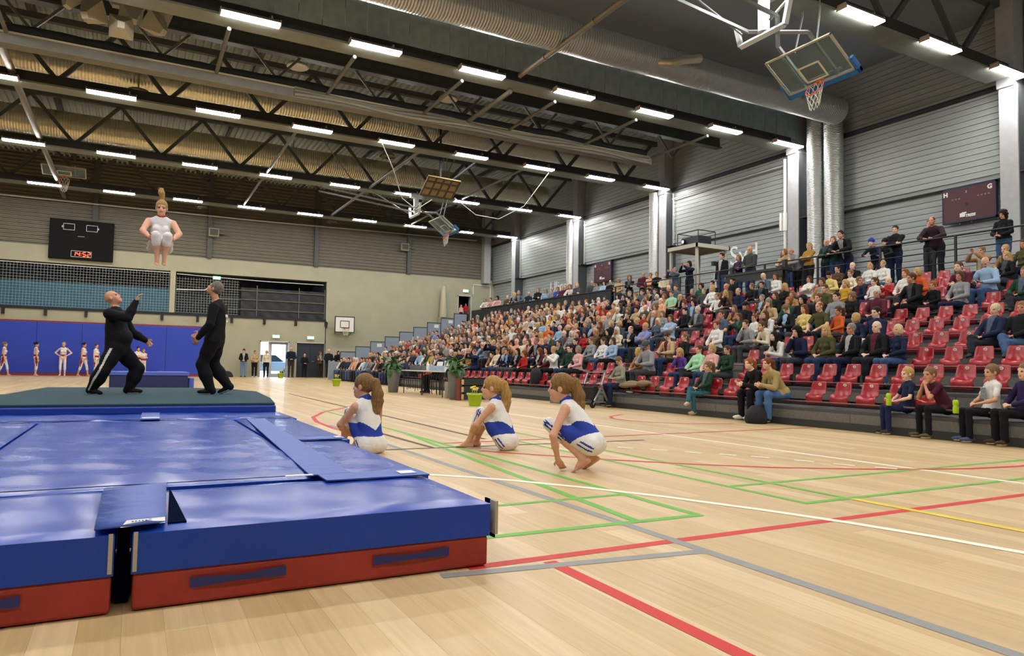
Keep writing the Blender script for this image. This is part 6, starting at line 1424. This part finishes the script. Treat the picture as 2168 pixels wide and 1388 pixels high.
def crowd_mass(rest):
    """the far spectators, too many and too small to single out"""
    base = {}
    for key in ('lap|m', 'lap|f', 'clap|f', 'cross|m', 'chin|f'):
        kind, sx = key.split('|'); J = {'lap': seated(-.06, .1), 'clap': seated(0, .1, hands='clap'), 'cross': seated(-.1, .2, hands='cross'), 'chin': seated(.22, .25, hands='chin')}[kind]
        B = {'m': BODY, 'f': FEM}[sx]; F, RH = figure(J, B, loose=.016); V, Q, T, fc = F.mesh(.034); base[key] = (V, Q, T, head_xf(J, RH, B['head']))
    hb = {h: hair_field(h).mesh(.026)[:2] for h in ('short', 'long', 'bob', 'ring', 'pony', 'bun', 'curly', 'thin')}
    AV, AQ, AC, off = [], [], [], 0
    for (n, y, sc, key, h, hc, top, _) in rest:
        k2 = key.split('|')[0]+'|'+('m' if key.split('|')[1] == 'm' else 'f'); k2 = k2 if k2 in base else 'lap|'+k2[-1]
        V, Q, T, HX = base[k2]; rz = face_z(y)+RN.uniform(-.15, .15); c, s = math.cos(rz), math.sin(rz); Rm = np.array(((c, -s, 0), (s, c, 0), (0, 0, 1)))
        o = np.array((9.97+.845*(n-1), y, lv(n-1)+.40-.415*sc))
        col = [S(RN.choice(SKINS)), S(TOPC[top]), S(RN.choice(LEGC)), S('#1a1a1c'), S(HAIRC[hc]), S('#2b211d'), S('#a85f55'), S('#303030')]
        AV.append((V*sc)@Rm.T+o); AQ.append(Q+off); AC.append(np.array(col)[T]); off += len(V)
        if h in hb:
            HV, HQ = hb[h]; M = np.array(HX); W_ = HV@M[:3, :3].T+M[:3, 3]
            AV.append((W_*sc)@Rm.T+o); AQ.append(HQ+off); AC.append(np.tile(np.array(S(HAIRC[hc])), (len(HQ), 1))); off += len(HV)
    V = np.concatenate(AV); Q = np.concatenate(AQ); C = np.concatenate(AC)
    m = bpy.data.materials.new('crowd_cloth'); m.use_nodes = True; nt = m.node_tree; a = nt.nodes.new('ShaderNodeAttribute'); a.attribute_name = 'col'
    nt.links.new(a.outputs['Color'], nt.nodes['Principled BSDF'].inputs['Base Color']); nt.nodes['Principled BSDF'].inputs['Roughness'].default_value = .8
    me = np_mesh('crowd', V, Q, np.zeros(len(Q), int), [m]); at = me.color_attributes.new('col', 'FLOAT_COLOR', 'CORNER')
    at.data.foreach_set('color', np.repeat(C, 4, axis=0).astype(np.float32).ravel())
    tag(put('crowd', me), 'dense crowd of seated spectators in the far part of the stand', 'crowd', kind='stuff')
FRONT_Y = [6.4, 5.82, 5.25, 4.85, 10.54, 9.06, 8.64, 13.23]
def build_front():
    sp = 'people on the front row'
    def f(y, sc, key, h, hc, top, lab, **kw): return seat_person(1, y, sc, key, h, hc, top, lab, sp, **kw)
    bk = '#15171c'
    o = f(6.40, .72, 'lap|k|tee', 'short', 'blonde', 'navy', 'blond boy in navy T-shirt holding a lime bottle on the front row', leg='#1f2850', shoe='#3a372f', rz=PI/2-.55, dz=.02)
    o = f(5.82, .76, 'chin2|k|tee', 'short', 'mouse', '#4a1d2c', 'boy in maroon shirt resting chin on both hands, front row', leg=bk, shoe='#5a5038', rz=PI/2-.55, dz=.02)
    o = f(5.25, .755, 'lap|k|tee', 'short', 'mouse', 'white', 'boy in white printed T-shirt sitting on the front row', leg=bk, shoe='#4a5680', rz=PI/2-.6, dz=.02)
    k = MB(); k.box(-.085, .085, 0, .004, -.10, .10); k.build('shirt_print', mat('print_grey', '#7d8a90', .8, noise=.6, nscale=60), o, (0, .128, .84), (-.06, 0, 0))
    o = f(4.85, .77, 'lap|k', 'short', 'mouse', '#2a1f4a', 'boy in purple and maroon shirt cut by the frame edge', leg=bk, shoe='#4a3a28', rz=PI/2-.5, dz=.02)
    for i, (x, y, z, lab) in enumerate(((9.62, 6.45, .52, 'lime green drinking bottle held by the blond boy'), (9.64, 5.52, .47, 'lime green drinking bottle beside the boy in white'))):
        t = thing('drinking_bottle', lab, 'bottle', (x, y, z), group='lime drinking bottles')
        k = MB(); k.lathe([(.033, -.09), (.036, -.08), (.036, -.01), (.030, .01), (.036, .03), (.036, .07), (.02, .09)], n=12); k.build('body', M_lime, t)
        k = MB(); k.lathe([(.018, .088), (.018, .10), (.009, .105), (.009, .12)], n=10); k.build('cap', M_black, t)
    f(10.54, .78, 'legs|k', 'pony', 'mouse', 'dark green', 'girl in dark green hoodie stretching one leg on the front row', leg='#33606c', shoe='#c9b28c', rz=PI/2-.1, dz=.03)
    f(9.06, .88, 'lean|f', 'pony', 'ginger', 'black', 'red-haired woman in black leaning forward on the front row', leg=bk, shoe='#e2e0dc', rz=PI/2-.2)
    f(8.64, .88, 'lean|f', 'pony', 'auburn', '#a89360', 'woman with glasses in beige fleece leaning forward on the front row', leg='#4d6f9e', shoe='#1b1b1d', rz=PI/2-.25)
    f(13.23, .85, 'book|f', 'short', 'mouse', '#8a8a7c', 'elderly woman in grey quilted jacket behind the walking frame', leg='#1f2a45', shoe='#202024', rz=PI/2-.1)
    F = Field(); rn = random.Random(3)
    for i in range(14): F.ell((rn.uniform(-.22, .2), rn.uniform(-.3, .3), rn.uniform(.03, .12)), (rn.uniform(.08, .16), rn.uniform(.1, .18), rn.uniform(.04, .08)), 0, None, .03)
    V, Q, T, fc = F.mesh(.018); tag(put('coat', np_mesh('coat', V, Q, T*0, [mat('coat_tan', '#7d6a4c', .9, bump=.5, bscale=12)]), None, (9.98, 12.65, .46)), 'tan coat heaped on the front row beside the elderly woman', 'coat')
    k = MB(); k.lathe([(.17, 0), (.2, .06), (.17, .2), (.08, .3), (0, .31)], n=14); tag(k.build('backpack', mat('bag_black2', '#17181a', .8, bump=.3), None, (9.45, 8.75, 0)), 'black bag on the floor between the leaning women', 'bag')
    k = MB(); k.lathe([(.14, 0), (.17, .08), (.16, .3), (.1, .42), (0, .44)], n=14); tag(k.build('backpack', mat('bag_black2', '#17181a'), None, (9.98, 17.2, .42)), 'black backpack on a front row seat near the flower pot', 'bag')
def build_standing():
    def s(x, y, z, sc, key, h, hc, top, lab, leg=None, rz=None, group='people standing on the top walkway', **kw):
        hat = None
        if h in ('beanie', 'cap'): hat = (h, hc); h = 'short'; hc = 'brown'
        return crowd_person(key, h, (x, y, z), PI/2+RN.uniform(-.15, .15) if rz is None else rz, sc, lab, group, top, hc, leg=leg, rn=RN, hat=hat, **kw)
    W_ = lv(11); X = 19.0; jeans = '#2d4468'
    S_ = [(11.48, 1.0, 's_cross|f', 'bun', 'dark', 'black', 'woman in black coat beside the stooping man at the railing', None), (11.30, 1.04, 's_rail|m', 'thin', 'brown', '#33222c', 'man in dark plum jacket bending over the railing below maroon scoreboard', None),
          (9.64, .95, 's_front|f', 'curly', 'dark', 'black', 'curly dark-haired woman in black standing at the far right railing', None), (12.48, 1.0, 's_cross|m', 'short', 'dark', 'black', 'dark-haired man in black jacket behind the boy at the railing', None),
          (12.66, .80, 's_rail|k', 'beanie', '#17181b', '#25262b', 'boy in black cap and black jacket at the railing', None), (13.08, .84, 's_rail|k', 'beanie', '#2540a8', 'navy', 'boy in blue bobble hat leaning on the railing', None),
          (14.05, 1.08, 's_rail|m', 'short', 'dark', 'black', 'man with glasses in black puffer jacket leaning on the railing', None), (14.42, 1.0, 's_chin|f', 'long', 'mouse', 'dark green', 'woman in dark green jacket with hand at chin by the duct', jeans), (14.75, .98, 's_cross|m', 'bald', 'brown', 'dark green', 'bald man in dark green by the silver ducts', None),
          (15.40, .97, 's_cross|f', 'pony', 'blonde', '#a8803f', 'fair woman in camel coat with crossed arms by the duct', None), (15.86, .92, 's_rail|m', 'ring', 'brown', 'grey', 'balding man in grey bent over the desk at the stand top', None), (16.12, .93, 's_rail|f', 'bob', 'ginger', 'beige', 'ginger woman in beige bent over the desk at the stand top', None), (16.42, .90, 's_cross|f', 'long', 'brown', 'beige', 'long-haired woman in beige coat beside the white downpipe', '#b09a72'),
          (17.84, 1.10, 's_front|m', 'bald', 'brown', '#3c403d', 'bald man in dark grey jacket before the white letters', jeans), (18.39, .97, 's_cross|f', 'bob', 'mouse', 'navy', 'woman in navy jacket with blue scarf at the railing', jeans), (19.20, 1.07, 's_hang|m', 'short', 'dark', 'black', 'man in black jacket and red shirt right of the projector tower', jeans),
          (20.93, 1.02, 's_phone|f', 'bob', 'dark', '#151a2a', 'photographer in dark clothes under the projector tower', None), (21.75, .93, 's_phone|m', 'short', 'grey', 'slate', 'man in slate polo raising a phone left of the tower', jeans)]
    for (y, sc, key, h, hc, top, lab, leg) in S_: s(X, y, W_, sc, key, h, hc, top, lab, leg)
    far = [(32.67, 1.03, 'black'), (31.83, .95, 'light blue'), (31.17, .96, 'grey'), (30.66, .95, 'blue'), (30.2, .96, 'maroon'), (29.75, .97, 'maroon'), (29.33, .96, 'white'), (28.87, .97, 'dark grey'), (27.61, .95, 'dark grey'), (27.15, .9, 'grey'), (26.62, .9, 'light blue'), (26.1, .88, 'black'), (25.5, .9, 'beige'), (24.72, .93, 'black'), (23.75, .95, 'maroon'), (23.3, .9, 'peach'), (22.9, .9, 'black'), (22.4, .82, 'cream'), (38.76, 1.0, 'white'), (38.04, .97, 'pink'), (37.54, .98, 'white'), (37.05, .99, 'pink'), (36.15, .95, 'olive'), (35.34, 1.0, 'black'), (34.57, 1.05, 'slate'), (33.65, .95, 'navy')]
    far.sort()
    for i, (y, sc, top) in enumerate(far):
        sx = 'm' if i % 3 == 0 else 'f'; h = RN.choice(['short', 'ring', 'thin', 'bald']) if sx == 'm' else RN.choice(['long', 'bob', 'pony', 'curly']); hc = RN.choice(['brown', 'dark', 'blonde', 'grey', 'mouse'])
        s(X, y, W_, sc, RN.choice(['s_rail|', 's_cross|', 's_front|'])+sx, h, hc, top, '%s person at the far walkway balustrade, %s from the projector tower' % (top, ordn(i+1)), rz=PI/2+.5+RN.uniform(-.2, .2), group='people at the far balustrade')
    # far gymnasts in white and red along the blue wall pad
    white = '#e4e0d8'
    for i, (x, sc, key, h, hc, rz, lab) in enumerate(((-5.73, .98, 'g_walk|g', 'bun', 'mouse', -PI/2, 'girl in white and red walking right at the left frame edge'), (-4.38, 1.0, 'g_hang|g', 'bun', 'black', -PI/2+.2, 'dark-haired girl in white and red standing in profile by the blue pad'), (-3.2, 1.02, 'g_hips|g', 'bun', 'blonde', PI-.1, 'girl in white and red with hands on hips by the blue pad'), (-2.29, 1.02, 'g_walk|g', 'bun', 'dark', -PI/2-.4, 'girl in white and red walking, third from the left coach'), (-1.71, 1.0, 'g_hang|g', 'bun', 'brown', -PI/2-.5, 'girl in white and red walking, second left of bald coach'), (-1.2, .95, 'g_walk|g', 'bun', 'mouse', -PI/2-.4, 'girl in white mostly hidden behind the bald coach leg'), (.25, .94, 'g_cross|g', 'bun', 'dark', PI+.2, 'girl in white behind the blue box, half hidden by coach'), (.51, .88, 'g_cross|g', 'bun', 'mouse', PI, 'shorter girl in white behind the blue box, arms folded'))):
        crowd_person(key, h, (x, 43.6, 0), rz, sc, lab, 'girls in white and red by the wall', white, hc, leg=white, shoe='#dddddd', rn=RN, acc='#9c2230')
    fl = 'people standing by the far doors'
    for (x, y, sc, key, h, hc, top, leg, lab) in ((5.76, 44.2, .96, 's_front|f', 'bun', 'dark', 'black', '#6f86a8', 'woman in black jacket and pale jeans by the far wall'), (6.37, 44.2, .92, 's_front|f', 'bun', 'mouse', 'beige', '#1a1a1c', 'woman in beige cardigan left of the bright door'), (7.06, 44.35, .94, 's_hang|f', 'bob', 'blonde', 'cream', '#1a1c26', 'person in white top standing in the bright doorway'),
        (8.48, 44.3, 1.07, 's_front|m', 'ring', 'grey', '#1b2230', '#3a3330', 'tall man in dark suit between the two doors'), (9.25, 44.1, .84, 's_front|m', 'bald', 'brown', '#16181d', '#16181d', 'short bald man in black before the dark door'), (10.19, 44.1, .93, 's_cross|f', 'curly', 'brown', 'brown', '#2a241e', 'woman in brown pattern beside the dark door'), (10.68, 44.0, 1.02, 's_front|m', 'short', 'platinum', '#1c2228', '#2a2a26', 'white-haired man in dark coat right of the dark door'), (11.21, 43.9, 1.0, 's_rail|f', 'long', 'dark', 'black', '#1a1a1c', 'woman in black leaning at the end of the stand')):
        s(x, y, 0, sc, key, h, hc, top, lab, leg, rz=PI+RN.uniform(-.3, .3), group=fl)
    s(19.9, 44.75, 4.0, .62, 's_hang|k', 'long', 'blonde', 'pink', 'child in pink in the small doorway at the stand top', rz=PI-.4, group='people in the upper doorway'); s(20.25, 44.75, 4.0, .70, 's_hang|f', 'long', 'brown', '#b01f24', 'person in bright red in the small doorway at the stand top', rz=PI-.4, group='people in the upper doorway')
    crowd_person('lap|m', 'short', (8.75, 21.3, .0), PI/2, 1.0, 'man in black sitting behind the official table', None, 'black', 'dark', leg='#17181b', rn=RN)
    t = thing('folding_chair', 'black folding chair of the man behind the official table', 'chair', (8.77, 21.3, 0))
    k = MB(); k.box(-.22, .2, -.21, .21, .37, .40); k.build('seat', M_black, t); k = MB(); k.box(.19, .22, -.2, .2, .5, .84); k.build('backrest', M_black, t)
    for x in (-.19, .2):
        for y in (-.19, .19): k = MB(); k.tube([(x, y, 0), (x, y, .38 if x < 0 else .84)], .012, 6); k.build('leg', M_dark, t)
build_audience(); build_front(); build_standing()
